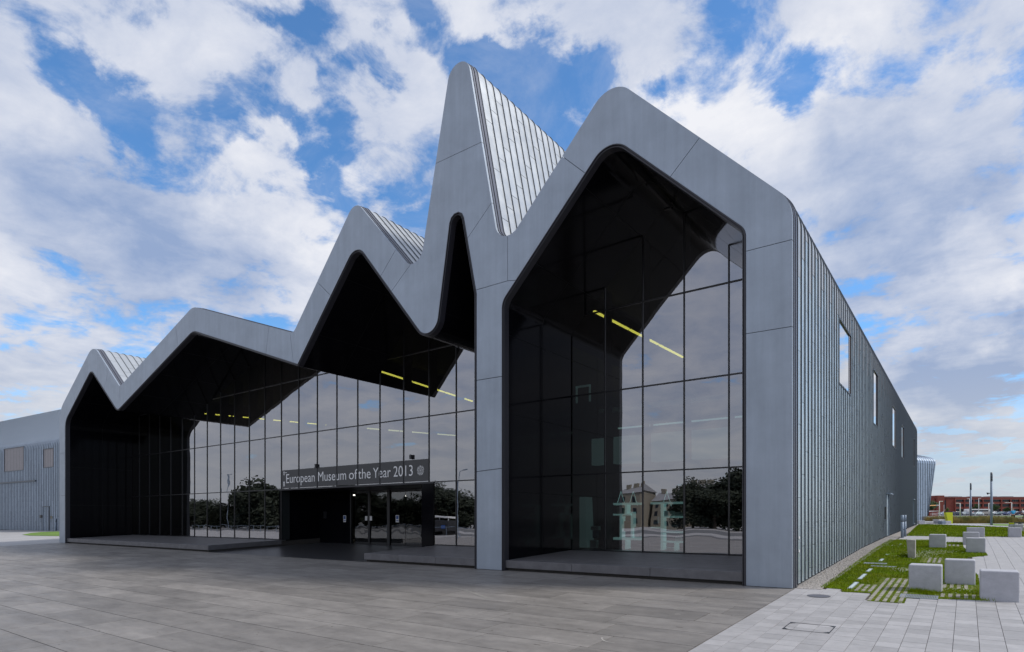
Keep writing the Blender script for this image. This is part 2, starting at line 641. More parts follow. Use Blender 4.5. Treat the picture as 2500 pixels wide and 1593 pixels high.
def contour(edges, radii, zbase):
    """edges: list of pixel pairs; radii for the corners between them -> smooth polyline in facade XZ"""
    E = [(P(*e[0]), P(*e[1])) for e in edges]
    out = []
    a, b = E[0]
    x0 = a.x + (b.x - a.x) * (zbase - a.y) / (b.y - a.y) if abs(b.y - a.y) > 1e-6 else a.x
    first = Vector(((a.x + b.x) / 2, zbase))
    E[0] = (first, Vector((first.x, 5.0)))
    la, lb = E[-1]
    lx = (la.x + lb.x) / 2
    E[-1] = (Vector((lx, 5.0)), Vector((lx, zbase)))
    out.append(first)
    verts = [isect(*E[i], *E[i + 1]) for i in range(len(E) - 1)]
    pts = [first] + verts + [Vector((lx, zbase))]
    for i in range(1, len(pts) - 1):
        p0, p, p1 = pts[i - 1], pts[i], pts[i + 1]
        u, w = (p0 - p).normalized(), (p1 - p).normalized()
        ang = math.acos(max(-1, min(1, u.dot(w))))
        r = radii[i - 1]
        if isinstance(r, tuple):          # ('top' or 'bottom', apex row): find the radius that reaches it
            kind, row = r
            lo, hi = .02, 3.0
            for _ in range(30):
                r = (lo + hi) / 2
                d = r / math.tan(ang / 2)
                c = p + (u + w).normalized() * (r / math.sin(ang / 2))
                s, e = p + u * d - c, p + w * d - c
                a0, a1 = math.atan2(s.y, s.x), math.atan2(e.y, e.x)
                da = (a1 - a0 + math.pi) % (2 * math.pi) - math.pi
                ys = [proj(c + Vector((math.cos(a0 + da * q / 16), math.sin(a0 + da * q / 16))) * r)[1] for q in range(17)]
                if (kind == 'top' and min(ys) > row) or (kind == 'bottom' and max(ys) < row):
                    hi = r
                else:
                    lo = r
            print('radius', row, round(r, 2))
        d = r / math.tan(ang / 2)
        d = min(d, (p0 - p).length * .48, (p1 - p).length * .48)
        r = d * math.tan(ang / 2)
        c = p + (u + w).normalized() * (r / math.sin(ang / 2))
        s, e = p + u * d - c, p + w * d - c
        a0, a1 = math.atan2(s.y, s.x), math.atan2(e.y, e.x)
        da = (a1 - a0 + math.pi) % (2 * math.pi) - math.pi
        n = 10 if r > .4 else 5
        for k in range(n + 1):
            t = a0 + da * k / n
            out.append(c + Vector((math.cos(t), math.sin(t))) * r)
    out.append(pts[-1])
    return out


OUT = contour([((143.6, 1325), (146.3, 1030)), ((163, 968), (216, 864)), ((237.3, 857.5), (287.5, 937.3)), ((299, 937.3), (461, 759.3)),
               ((490.6, 753.9), (702.9, 809.5)), ((725, 794), (850.3, 524.3)), ((893.3, 520.4), (991, 639.7)), ((1032, 608), (1093.2, 198)),
               ((1147.5, 171), (1208.5, 544)), ((1267.8, 547.5), (1464.4, 235.6)), ((1546.8, 225), (1902.7, 467)), ((1935.5, 600), (1933.8, 1437))],
              [1.6, ('top', 852), ('bottom', 942.3), ('top', 750.6), ('bottom', 811.5), ('top', 501.5), ('bottom', 644.8), ('top', 149.6), ('bottom', 576.2), ('top', 211.2), 1.0], 0.0)
INL = contour([((157.3, 1325), (161.5, 1029)), ((164.7, 1017), (214.5, 919)), ((230.5, 914.5), (278.4, 989.8)), ((296.7, 992), (458.7, 821)),
               ((486, 811.8), (712, 884.8)), ((736.9, 868.4), (846.4, 641.6)), ((891.3, 622), (1018.5, 800)), ((1071.2, 762.9), (1096.7, 551.7)),
               ((1133.8, 540), (1163.1, 716)), ((1164.5, 760), (1162, 1390))],
              [.9, ('top', 907.5), ('bottom', 999), ('top', 809.3), ('bottom', 889.3), ('top', 610), ('bottom', 814.5), ('top', 518), .35], 0.0)
INR = contour([((1224.5, 1390), (1226.5, 790)), ((1236.5, 720), (1446.4, 396)), ((1537.7, 364), (1797.8, 544.5)), ((1822, 592), (1819.4, 1430))],
              [.55, ('top', 351.5), .42], 0.0)


def nearest(poly, p):
    best = (1e9, 0, 0, None)
    for i in range(len(poly) - 1):
        a, b = poly[i], poly[i + 1]
        d = b - a
        t = max(0, min(1, (p - a).dot(d) / max(d.length_squared, 1e-12)))
        q = a + d * t
        dd = (q - p).length
        if dd < best[0]:
            best = (dd, i, t, q)
    return best[1] + best[2], best[3]


def slc(poly, a, b):
    """points of polyline between params a<b"""
    rev = a > b
    if rev:
        a, b = b, a

    def pt(s):
        i = min(int(s), len(poly) - 2)
        return poly[i].lerp(poly[i + 1], s - i)
    o = [pt(a)] + [poly[i] for i in range(int(math.floor(a)) + 1, int(math.ceil(b)))] + [pt(b)]
    return o[::-1] if rev else o


museum = empty('museum', (0, 0, 0))
tag(museum, 'zinc clad museum with zigzag gable front, black framed glass and folded roof', 'museum')


def clean(poly):
    o = []
    for p in poly:
        if not o or (p - o[-1]).length > 1e-4:
            o.append(p)
    if (o[0] - o[-1]).length < 1e-4:
        o.pop()
    return o


def shrink(poly, d):
    """inset a closed polygon"""
    n = len(poly)
    area = sum(poly[i - 1].x * poly[i].y - poly[i].x * poly[i - 1].y for i in range(n))
    sg = 1 if area > 0 else -1
    out = []
    for i, p in enumerate(poly):
        a = (p - poly[i - 1]).normalized()
        b = (poly[(i + 1) % n] - p).normalized()
        na, nb = Vector((-a.y, a.x)) * sg, Vector((-b.y, b.x)) * sg
        m = na + nb
        if m.length < 1e-6:
            m = na
        m.normalize()
        out.append(p + m * d / max(.4, m.dot(na)))
    return out


def plate(name, poly, y0, y1, mat, parent, gap=0.0):
    poly = clean(poly)
    if gap:
        poly = shrink(poly, gap)
    bm = bmesh.new()
    vs_ = [bm.verts.new((p.x, y0, p.y)) for p in poly]
    f = bm.faces.new(vs_)
    f.normal_update()
    if f.normal.y > 0:
        f.normal_flip()
    r = bmesh.ops.extrude_face_region(bm, geom=bm.faces[:])
    bmesh.ops.translate(bm, verts=[v for v in r['geom'] if isinstance(v, bmesh.types.BMVert)], vec=(0, y1 - y0, 0))
    bmesh.ops.recalc_face_normals(bm, faces=bm.faces[:])
    bmesh.ops.triangulate(bm, faces=[f for f in bm.faces if len(f.verts) > 4])
    me = bpy.data.meshes.new(name)
    bm.to_mesh(me)
    bm.free()
    me.materials.append(mat)
    return link(name, me, parent)


def so(px, py):
    return nearest(OUT, P(px, py))[0]


def sl(px, py):
    return nearest(INL, P(px, py))[0]


def sr(px, py):
    return nearest(INR, P(px, py))[0]


cutsL = [(0, 0)] + [(so(*a), sl(*b)) for a, b in [((145, 1210), (158.5, 1210)), ((146, 1107.5), (161, 1105.8)), ((175, 945), (182.6, 976)),
         ((264, 903), (255.6, 948.7)), ((292, 941.9), (290, 996.7)), ((429, 798), (433.6, 841.5)), ((657, 797), (648, 868.9)),
         ((707.4, 812), (716, 887)), ((776, 690.5), (805.3, 719.8)), ((966, 610), (930.5, 673)), ((1003, 645), (957.8, 708))]]
for (o0, i0), (o1, i1) in zip(cutsL, cutsL[1:]):
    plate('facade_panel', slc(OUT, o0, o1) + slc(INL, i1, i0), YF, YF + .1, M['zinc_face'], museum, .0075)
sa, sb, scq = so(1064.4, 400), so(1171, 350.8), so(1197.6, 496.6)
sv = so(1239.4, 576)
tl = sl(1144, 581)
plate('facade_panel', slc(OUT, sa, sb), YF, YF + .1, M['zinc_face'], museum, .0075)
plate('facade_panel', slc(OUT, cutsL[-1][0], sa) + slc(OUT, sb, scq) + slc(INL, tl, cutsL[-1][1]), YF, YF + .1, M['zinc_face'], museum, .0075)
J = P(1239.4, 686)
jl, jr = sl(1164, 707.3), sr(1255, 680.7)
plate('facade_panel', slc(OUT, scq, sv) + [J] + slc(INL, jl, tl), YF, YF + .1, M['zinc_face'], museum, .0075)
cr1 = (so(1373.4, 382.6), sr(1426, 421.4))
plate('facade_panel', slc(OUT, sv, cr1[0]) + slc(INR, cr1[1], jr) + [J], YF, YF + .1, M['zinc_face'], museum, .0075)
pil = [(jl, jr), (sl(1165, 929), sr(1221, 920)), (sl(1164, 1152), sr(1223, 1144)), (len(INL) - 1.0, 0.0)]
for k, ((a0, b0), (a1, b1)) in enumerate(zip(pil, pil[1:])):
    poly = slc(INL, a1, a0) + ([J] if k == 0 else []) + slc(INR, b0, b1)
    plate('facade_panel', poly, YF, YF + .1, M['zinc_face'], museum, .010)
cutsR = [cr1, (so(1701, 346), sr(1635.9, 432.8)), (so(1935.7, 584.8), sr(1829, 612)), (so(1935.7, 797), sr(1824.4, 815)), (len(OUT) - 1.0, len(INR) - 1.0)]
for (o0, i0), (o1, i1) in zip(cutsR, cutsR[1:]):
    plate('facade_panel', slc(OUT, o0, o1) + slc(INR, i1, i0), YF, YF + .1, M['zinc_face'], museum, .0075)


# dark backing behind the open panel joints
def offset(poly, d):
    """offset a polyline to its left side by d (miter)"""
    out = []
    n = len(poly)
    for i, p in enumerate(poly):
        t = Vector((0, 0))
        if i > 0:
            t += (p - poly[i - 1]).normalized()
        if i < n - 1:
            t += (poly[i + 1] - p).normalized()
        t.normalize()
        nrm = Vector((-t.y, t.x))
        if 0 < i < n - 1:
            a = (p - poly[i - 1]).normalized()
            c = max(.35, Vector((-a.y, a.x)).dot(nrm))
        else:
            c = 1
        out.append(p + nrm * d / c)
    return out


back_poly = OUT + [Vector((OUT[-1].x, 0))] + INR[::-1] + INL[::-1]
plate('panel_backing', offset(OUT, -.02) + offset(INR, .02)[::-1] + offset(INL, .02)[::-1], YF + .102, YF + .2, M['backing'], museum)


def clean2(pl):
    o = [pl[0]]
    for p in pl[1:]:
        if (p - o[-1]).length > 1e-4:
            o.append(p)
    return o


def sweep(name, poly, section, mat, parent, smooth=False):
    """sweep a section [(inset, Y)] along a polyline; inset to the right side of travel (into the opening)"""
    mb = MB()
    rows = []
    for (d, y) in section:
        off = offset(poly, -d)
        rows.append([(p.x, y, p.y) for p in off])
    n = len(poly)
    vs_ = [p for r in rows for p in r]
    fs = []
    for r in range(len(rows) - 1):
        for i in range(n - 1):
            fs.append((r * n + i, r * n + i + 1, (r + 1) * n + i + 1, (r + 1) * n + i))
    mb.add(vs_, fs)
    return mb.build(name, mat, parent, smooth)


for poly in (INL, INR):
    sweep('opening_lip', poly, [(0, YF + .1), (.0, YF - .015), (.028, YF - .02), (.034, YF + .03), (.062, YF + .03), (.068, YF - .004), (.085, YF), (.088, YF + .25)], M['dark_seal'], museum)
    acc = [0]
    for a, b in zip(poly, poly[1:]):
        acc.append(acc[-1] + (b - a).length)
    nn_ = max(1, round(acc[-1] / 2.6))

    def par(sv_):
        for i_ in range(len(acc) - 1):
            if sv_ <= acc[i_ + 1]:
                return i_ + (sv_ - acc[i_]) / max(1e-9, acc[i_ + 1] - acc[i_])
        return len(acc) - 1.0
    for k_ in range(nn_):
        sa_, sb_ = par(acc[-1] * k_ / nn_ + .006), par(acc[-1] * (k_ + 1) / nn_ - .006)
        seg_ = clean2(slc(poly, sa_, sb_))
        for ya_, yb_ in ((YF + .24, YF + 2.22), (YF + 2.235, YG + .05)):
            sweep('soffit_panel', seg_, [(.086, ya_), (.086, yb_)], M['black_panel'], museum)
    sweep('soffit_backing', poly, [(.075, YF + .24), (.075, YG + .05)], M['int_dark'], museum)

# ------------------------------------------------------------------ cladding: strips wrapped over walls and roof
STRIP = .43
PROF = [Vector((p.x, p.y)) for p in OUT[::-1]]      # from the right wall base over the roof to the left wall base
PROF[0] = Vector((PROF[0].x, .03))
LEN = [0]
for a, b in zip(PROF, PROF[1:]):
    LEN.append(LEN[-1] + (b - a).length)
TOT = LEN[-1]


def s_point(s):
    for i in range(len(LEN) - 1):
        if s <= LEN[i + 1]:
            return i + (s - LEN[i]) / max(1e-9, LEN[i + 1] - LEN[i])
    return len(LEN) - 1.0001


PO = [p for p in offset(PROF, -.0)]
PROF_OUT = offset(PROF, -.02)       # outward surface
PROF_IN = offset(PROF, .02)
WX = PROF[0].x


def fs_len(poly):
    return [0]


def strip_faces(s0, s1, y0, y1, zmin=None, lap=0.0):
    a, b = s_point(s0), s_point(s1)
    o, i = slc(PROF_OUT, a, b), slc(PROF_IN, a, b)
    if zmin is not None:
        o = [Vector((p.x, max(p.y, zmin))) for p in o]
        i = [Vector((p.x, max(p.y, zmin))) for p in i]
    n = len(o)
    vs_ = []
    # lower edge laps slightly over the panel below
    for k in range(n):
        vs_ += [(o[k].x, y0, o[k].y), (o[k].x, y1, o[k].y), (i[k].x, y1, i[k].y), (i[k].x, y0, i[k].y)]
    fs = []
    for k in range(n - 1):
        q = 4 * k
        fs += [(q, q + 4, q + 5, q + 1), (q + 1, q + 5, q + 6, q + 2), (q + 3, q + 7, q + 4, q)]
    e = 4 * (n - 1)
    fs += [(0, 1, 2, 3), (e, e + 3, e + 2, e + 1)]
    return vs_, fs


# window openings in the right wall: (first strip, number of strips, sill z, head z)
Y0 = 16.05
WIN = []
for ya, n, za, zb in [(22.2, 6, 6.05, 8.1), (31.0, 4, 5.9, 8.25), (39.7, 5, 5.75, 7.95), (45.9, 4, 5.6, 7.6), (56.3, 3, 5.8, 7.9)]:
    WIN.append((round((ya - Y0) / STRIP), n, za, zb))
DOORK = round((36.9 - Y0) / STRIP)
DOORZ = (g(37.5) + .05, g(37.5) + 2.2)
WIN_ALL = [w + ('window',) for w in WIN] + [(DOORK, 3, DOORZ[0], DOORZ[1], 'door'), (round((56 - Y0) / STRIP), 3, g(56.5) + .25, 3.15, 'tall')]
NST = 104
cand, far_roof, far_wall = [], MB(), MB()
s_eave = 8.0
campos = Vector((0, 0, EYE))
s_left_wall = TOT - 8.0
for k in range(NST):
    y0, y1 = Y0 + STRIP * k + .006, Y0 + STRIP * (k + 1) - .018
    zg = g(y0) + .06
    s_start = max(0.02, zg - .03)
    cuts = [s_start]
    s = .35 + .6 * (k % 3)
    while s < TOT:
        if s > s_start + .1:
            cuts.append(s)
        s += 1.8
    cuts.append(TOT - .02)
    blk = [w for w in WIN_ALL if w[0] <= k < w[0] + w[1]]
    for a, b in zip(cuts, cuts[1:]):
        segs = [(a, b - (.011 if b < s_eave else .02))]
        for w in blk:
            wa, wb = w[2] - .03, w[3] - .03
            ns = []
            for (p, q) in segs:
                if q <= wa or p >= wb:
                    ns.append((p, q))
                else:
                    if p < wa - .02:
                        ns.append((p, wa))
                    if q > wb + .02:
                        ns.append((wb, q))
            segs = ns
        for (p, q) in segs:
            if q - p < .03:
                continue
            m = (p + q) / 2
            im = s_point(m)
            c2 = slc(PROF_OUT, im, min(im + .01, len(PROF) - 1.001))
            ctr = Vector((c2[0].x, (y0 + y1) / 2, c2[0].y))
            tg = (slc(PROF_OUT, max(0, im - .05), im)[0] - c2[0])
            nrm2 = Vector((-tg.y, tg.x)).normalized()
            nrm = Vector((nrm2.x, 0, nrm2.y))
            wall = m < s_eave
            if wall:
                nrm = Vector((1, 0, 0))
            elif nrm.z < 0 and m < s_left_wall:
                nrm = -nrm
            d = campos - ctr
            facing = nrm.dot(d.normalized())
            score = (q - p) * max(0, facing) / d.length_squared
            lim = y0 < 27 and (nrm.x > 0)
            cand.append((wall, score if (wall or lim) else 0, p, q, y0, y1))
nw = nr = 0
cand.sort(key=lambda c: -c[1])
for wall, score, p, q, y0, y1 in cand:
    vs_, fs = strip_faces(p, q, y0, y1)
    if wall and score > 0 and nw < 300:
        nw += 1
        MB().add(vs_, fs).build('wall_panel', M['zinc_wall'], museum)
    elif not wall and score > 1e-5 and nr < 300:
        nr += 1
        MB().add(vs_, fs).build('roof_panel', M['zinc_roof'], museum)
    elif wall:
        far_wall.add(vs_, fs)
    else:
        far_roof.add(vs_, fs)
tag(far_wall.build('wall_panels', M['zinc_wall'], museum), kind='stuff')
tag(far_roof.build('roof_panels', M['zinc_roof'], museum), kind='stuff')
# standing seams
for k in range(NST + 1):
    y = Y0 + STRIP * k - .006
    zg = g(y) + .06
    mb = MB()
    a = s_point(max(.03, zg - .03))
    blk = [w for w in WIN_ALL if w[0] < k < w[0] + w[1]]
    spans = [(max(.03, zg - .03), TOT - .02)]
    for w in blk:
        ns = []
        for (p, q) in spans:
            if p < w[2] - .03 < q:
                ns.append((p, w[2] - .03))
                if w[3] - .03 < q:
                    ns.append((w[3] - .03, q))
            elif p < w[3] - .03 < q:
                ns.append((w[3] - .03, q))
            else:
                ns.append((p, q))
        spans = ns
    po, pi_ = offset(PROF, -.050), offset(PROF, .01)
    for (p, q) in spans:
        a, b = s_point(p), s_point(q)
        o, i = slc(po, a, b), slc(pi_, a, b)
        n = len(o)
        vs_ = []
        for t in range(n):
            vs_ += [(o[t].x, y - .011, o[t].y), (o[t].x, y + .011, o[t].y), (i[t].x, y + .011, i[t].y), (i[t].x, y - .011, i[t].y)]
        fs = []
        for t in range(n - 1):
            r = 4 * t
            fs += [(r, r + 4, r + 5, r + 1), (r + 1, r + 5, r + 6, r + 2), (r + 3, r + 7, r + 4, r)]
        fs += [(0, 1, 2, 3), (4 * n - 4, 4 * n - 1, 4 * n - 2, 4 * n - 3)]
        mb.add(vs_, fs)
    mb.build('standing_seam', M['seam'], museum)
# edge trim round the front of the roof, the inner lining
YB = Y0 + STRIP * NST
pr = PROF[::-1]


def band(name, off0, off1, y0, y1, mat):
    a, b = offset(OUT, off0), offset(OUT, off1)
    n = len(OUT)
    vs_ = []
    for p, q in zip(a, b):
        vs_ += [(p.x, y0, p.y), (p.x, y1, p.y), (q.x, y1, q.y), (q.x, y0, q.y)]
    fs = []
    for k in range(n - 1):
        r = 4 * k
        for e in range(4):
            fs.append((r + e, r + (e + 1) % 4, r + 4 + (e + 1) % 4, r + 4 + e))
    fs += [(0, 3, 2, 1), (4 * n - 4, 4 * n - 3, 4 * n - 2, 4 * n - 1)]
    return MB().add(vs_, fs).build(name, mat, museum)


band('edge_trim', .012, -.05, YF + .115, YF + .2, M['trim'])
band('edge_trim', -.01, -.05, YF + .2, YF + .225, M['seam'])
band('edge_trim', .03, -.05, YF + .225, Y0 - .012, M['trim'])
lin = MB()
li = offset(PROF, .06)
n = len(li)
lin.add([(p.x, YF + .21, p.y) for p in li] + [(p.x, YB + .02, p.y) for p in li], [(i, i + 1, n + i + 1, n + i) for i in range(n - 1)])
# cut the lining at the right wall windows: rebuild that wall segment with openings
lin.f = [f for f in lin.f if f[0] != 0]
xw = WX - .06
zt = li[1].y
segs_y = sorted(WIN_ALL, key=lambda w: w[0])
ycur = YF + .21
for w in sorted(set((Y0 + STRIP * w[0], Y0 + STRIP * (w[0] + w[1])) for w in WIN_ALL)):
    pass
edges_y = sorted(set([YF + .21, YB + .02] + [Y0 + STRIP * w[0] for w in WIN_ALL] + [Y0 + STRIP * (w[0] + w[1]) for w in WIN_ALL]))
for ya, yb in zip(edges_y, edges_y[1:]):
    if yb - ya < 1e-4:
        continue
    ym = (ya + yb) / 2
    zs = [(-.2, zt)]
    for w in WIN_ALL:
        if Y0 + STRIP * w[0] < ym < Y0 + STRIP * (w[0] + w[1]):
            ns = []
            for (p, q) in zs:
                if p < w[2] < q:
                    ns += [(p, w[2]), (w[3], q)]
                else:
                    ns.append((p, q))
            zs = ns
    for p, q in zs:
        lin.add([(xw, ya, p), (xw, yb, p), (xw, yb, q), (xw, ya, q)], [(0, 1, 2, 3)])
lin.build('wall_lining', M['int_dark'], museum)
back = offset(PROF, -.02)
plate('back_wall', [Vector((p.x, p.y)) for p in back], YB + .03, YB + .2, M['trim'], museum)

# windows, door in the right wall
for (k0, n, za, zb, kd) in WIN_ALL:
    ya, yb = Y0 + STRIP * k0, Y0 + STRIP * (k0 + n)
    xo = WX
    if kd == 'window':
        w = MB()
        w.box(xo - .12, xo + .006, ya - .02, ya + .02, za, zb)
        w.box(xo - .12, xo + .03, yb - .02, yb, za, zb)
        w.box(xo - .12, xo + .04, ya - .02, yb + .02, zb, zb + .05)
        w.box(xo - .12, xo + .04, ya - .02, yb + .02, za - .05, za)
        wf = w.build('window_frame', M['mullion'], museum)
        sw_ = .35 if n > 4 else .1
        MB().box(xo - .02, xo, ya + .02, yb - sw_, za, zb).build('pane', M['side_glass'], wf)
        pf = MB()
        yy = yb - sw_
        zz = za + .02
        while zz < zb - .05:
            pf.box(xo - .012, xo + .008, yy + .01, yb - .022, zz, zz + .05)
            zz += .075
        pf.build('perforated_screen', M['screen'], wf)
    elif kd == 'door':
        w = MB()
        w.box(xo - .12, xo + .04, ya - .02, ya + .05, za - .02, zb)
        w.box(xo - .12, xo + .04, yb - .05, yb, za - .02, zb)
        w.box(xo - .12, xo + .22, ya - .08, yb + .05, zb, zb + .05)
        df = w.build('door_frame', M['steel'], museum)
        MB().box(xo - .05, xo - .01, ya + .06, yb - .06, za, zb - .01).build('side_door', M['zinc_wall'], df)
        MB().tube((xo + .04, yb - .2, za + .95), (xo + .04, yb - .2, za + 1.2), .02).build('door_handle', M['steel'], df)
    else:
        w = MB()
        w.box(xo - .12, xo + .04, ya - .02, ya + .05, za - .02, zb)
        w.box(xo - .12, xo + .04, yb - .05, yb, za - .02, zb)
        w.box(xo - .12, xo + .1, ya - .05, yb + .05, zb, zb + .05)
        w.box(xo - .12, xo + .1, ya - .05, yb + .05, za - .08, za - .03)
        wf = w.build('window_frame', M['steel'], museum)
        MB().box(xo - .05, xo - .03, ya + .05, yb - .05, za - .03, zb).build('pane', M['side_glass'], wf)
vent = MB().box(WX - .02, WX + .09, 35.8, 36.05, g(36) + .95, g(36) + 1.55)
vent.build('meter_box', M['dark_steel'], museum)
for z in (1.43, 2.2):
    pass
MB().box(WX - .01, WX + .035, 16.18, 16.3, .84, .90).build('wall_tag', M['white_stone'], museum)
MB().box(WX - .01, WX + .035, 16.18, 16.3, 1.17, 1.23).build('wall_tag', M['white_stone'], museum)

# ------------------------------------------------------------------ glazing
STEP_H = .325


def zfloor(y):
    return g(y) + STEP_H


GL = offset(INL, -.088)
GR = offset(INR, -.088)


def clip_poly(poly, x0, x1, z0, z1):
    def clip(pts, inside, inter):
        out = []
        for i in range(len(pts)):
            a, b = pts[i - 1], pts[i]
            ia, ib = inside(a), inside(b)
            if ib:
                if not ia:
                    out.append(inter(a, b))
                out.append(b)
            elif ia:
                out.append(inter(a, b))
        return out

    def ix(x):
        return lambda a, b: a.lerp(b, (x - a.x) / (b.x - a.x))

    def iz(z):
        return lambda a, b: a.lerp(b, (z - a.y) / (b.y - a.y))
    p = clip(poly, lambda q: q.x >= x0, ix(x0))
    if p:
        p = clip(p, lambda q: q.x <= x1, ix(x1))
    if p:
        p = clip(p, lambda q: q.y >= z0, iz(z0))
    if p:
        p = clip(p, lambda q: q.y <= z1, iz(z1))
    return p


def parea(p):
    return abs(sum(p[i - 1].x * p[i].y - p[i].x * p[i - 1].y for i in range(len(p)))) / 2


def top_at(poly, x):
    """height spans of the opening at x"""
    zs = []
    for a, b in zip(poly, poly[1:]):
        if (a.x - x) * (b.x - x) < 0:
            zs.append(a.y + (b.y - a.y) * (x - a.x) / (b.x - a.x))
    return max(zs) if zs else 0


ZT = [zfloor(YG) + .02, 3.30, 6.25, 9.19, 12.15, 15.2]
ENT = (-30.75, -18.95)           # entrance recess
mulL = [-30.62 - 1.62 * k for k in range(12)][::-1] + [-30.62 + 1.62 * k for k in range(1, 11)]
mulL = [x for x in mulL if x > GL[0].x + .1 and x < GL[-1].x - .1]
mulR = [-10.50, -9.03, -7.55, -6.08, -4.75]
for poly, mul in ((GL, mulL), (GR, mulR)):
    xs = [poly[0].x + .01] + mul + [poly[-1].x - .01]
    for a, b in zip(xs, xs[1:]):
        for z0, z1 in zip(ZT, ZT[1:]):
            if z0 < 3 and a > ENT[0] - .1 and b < ENT[1] + .5 and poly is GL:
                if b > ENT[0] + .3 and a < ENT[1] - .3:
                    continue
            pp = clip_poly(poly, a + .022, b - .022, z0 + .022, z1 - .022)
            if not pp or parea(pp) < .02:
                continue
            pp = clean(pp)
            if len(pp) < 3:
                continue
            mb = MB()
            n = len(pp)
            mb.add([(p.x, YG, p.y) for p in pp], [tuple(range(n))])
            bm = bmesh.new()
            me0 = mb.mesh('tmp')
            bm.from_mesh(me0)
            bmesh.ops.triangulate(bm, faces=bm.faces[:])
            for fc in bm.faces:
                fc.normal_update()
                if fc.normal.y > 0:
                    fc.normal_flip()
            me = bpy.data.meshes.new('glass_pane')
            bm.to_mesh(me)
            bm.free()
            me.materials.append(M['glass'])
            link('glass_pane', me, museum)
    # mullions and fins behind them
    for x in mul:
        zb = ZT[0] - .02
        if poly is GL and ENT[0] + .3 < x < ENT[1] - .6:
            zb = 3.30
        zt_ = top_at(poly, x)
        # valleys: the opening top at x is the highest crossing
        MB().box(x - .022, x + .022, YG - .03, YG + .03, zb, zt_ - .01).build('mullion', M['mullion'], museum)
        MB().box(x - .03, x + .03, YG + .05, YG + .50, zb, zt_ - .05).build('glass_fin', M['fin'], museum)
    for z in ZT[1:-1]:
        # transom spans inside the opening
        xs_ = sorted(a.x + (b.x - a.x) * (z - a.y) / (b.y - a.y) for a, b in zip(poly, poly[1:]) if (a.y - z) * (b.y - z) < 0)
        for a, b in zip(xs_[::2], xs_[1::2]):
            MB().box(a, b, YG - .034, YG + .034, z - .022, z + .022).build('transom', M['mullion'], museum)
    x0_, x1_ = poly[0].x, poly[-1].x
    if poly is GL:
        MB().box(x0_, ENT[0], YG - .04, YG + .04, zfloor(YG) - .02, zfloor(YG) + .035).build('sill', M['mullion'], museum)
        MB().box(ENT[1] + .0, x1_, YG - .04, YG + .04, zfloor(YG) - .02, zfloor(YG) + .035).build('sill', M['mullion'], museum)
    else:
        MB().box(x0_, x1_, YG - .04, YG + .04, zfloor(YG) - .02, zfloor(YG) + .035).build('sill', M['mullion'], museum)


def slope_box(x0, x1, y0, y1, dz0, dz1, mb=None):
    """box that follows the ground slope"""
    mb = mb or MB()
    vs_ = [(x0, y0, g(y0) + dz0), (x1, y0, g(y0) + dz0), (x1, y1, g(y1) + dz0), (x0, y1, g(y1) + dz0),
           (x0, y0, g(y0) + dz1), (x1, y0, g(y0) + dz1), (x1, y1, g(y1) + dz1), (x0, y1, g(y1) + dz1)]
    return mb.add(vs_, [(0, 3, 2, 1), (4, 5, 6, 7), (0, 1, 5, 4), (1, 2, 6, 5), (2, 3, 7, 6), (3, 0, 4, 7)])


# granite plinths (front stones with open joints, floor slab behind)
LX, MX0, MX1, RX = INL[0].x + .02, INL[-1].x - .06, INR[0].x + .06, INR[-1].x - .08
YS = 15.74
for (x0, x1, lens) in ((LX, -30.65, 3.1), (-18.75, MX0, 2.1), (MX1, RX, 2.4)):
    pl = slope_box(x0, x1, YS + .12, YG + 3.5, .0, STEP_H - .07).build('plinth', M['backing'], museum)
    nseg = max(1, round((x1 - x0) / lens))
    w = (x1 - x0) / nseg
    for k in range(nseg):
        slope_box(x0 + k * w + .004, x0 + (k + 1) * w - .004, YS, YS + .5, .085, STEP_H).build('plinth_stone', M['plinth'], museum, bevel=.008, seg=1)
    y = YS + .508
    r = 0
    while y < YG:
        y2 = min(y + 1.0, YG + .3)
        xx = x0
        while xx < x1 - .05:
            x2 = min(x1, xx + (lens * (.5 if (r % 2 and xx == x0) else 1)))
            slope_box(xx + .003, x2 - .003, y, y2 - .006, STEP_H - .06, STEP_H).build('plinth_stone', M['plinth'], museum)
            xx = x2
        y = y2
        r += 1
    if x1 == -30.65:     # return edge towards the entrance
        slope_box(x1 - .003, x1 + .03, YS + .01, YG, .085, STEP_H - .001).build('plinth_stone', M['plinth'], museum)
    if x0 == -18.75:
        slope_box(x0 - .03, x0 + .003, YS + .01, YG, .085, STEP_H - .001).build('plinth_stone', M['plinth'], museum)

# entrance recess
YD = 22.4
ent = museum
ZC = 3.27
MB().box(ENT[0] - .03, ENT[0], YG - .05, YD + .1, g(YG), ZC).build('entrance_side', M['black_panel'], ent)
MB().box(ENT[1] - .75, ENT[1] - .02, YG - .05, YG + .35, g(YG), ZC).build('entrance_post', M['black_panel'], ent)
MB().box(ENT[1] - .1, ENT[1] - .04, YG + .35, YD + .1, g(YG), ZC).build('entrance_side', M['black_panel'], ent)
MB().box(ENT[0] - .03, ENT[1], YG + .04, YD + .2, ZC - .03, ZC + .02).build('entrance_ceiling', M['dark_steel'], ent)
MB().box(ENT[0], ENT[1], YG - .06, YG + .04, ZC - .03, ZC + .03).build('entrance_lintel', M['dark_steel'], ent)


def dx(px):
    return onY(px, 1268, YD).x


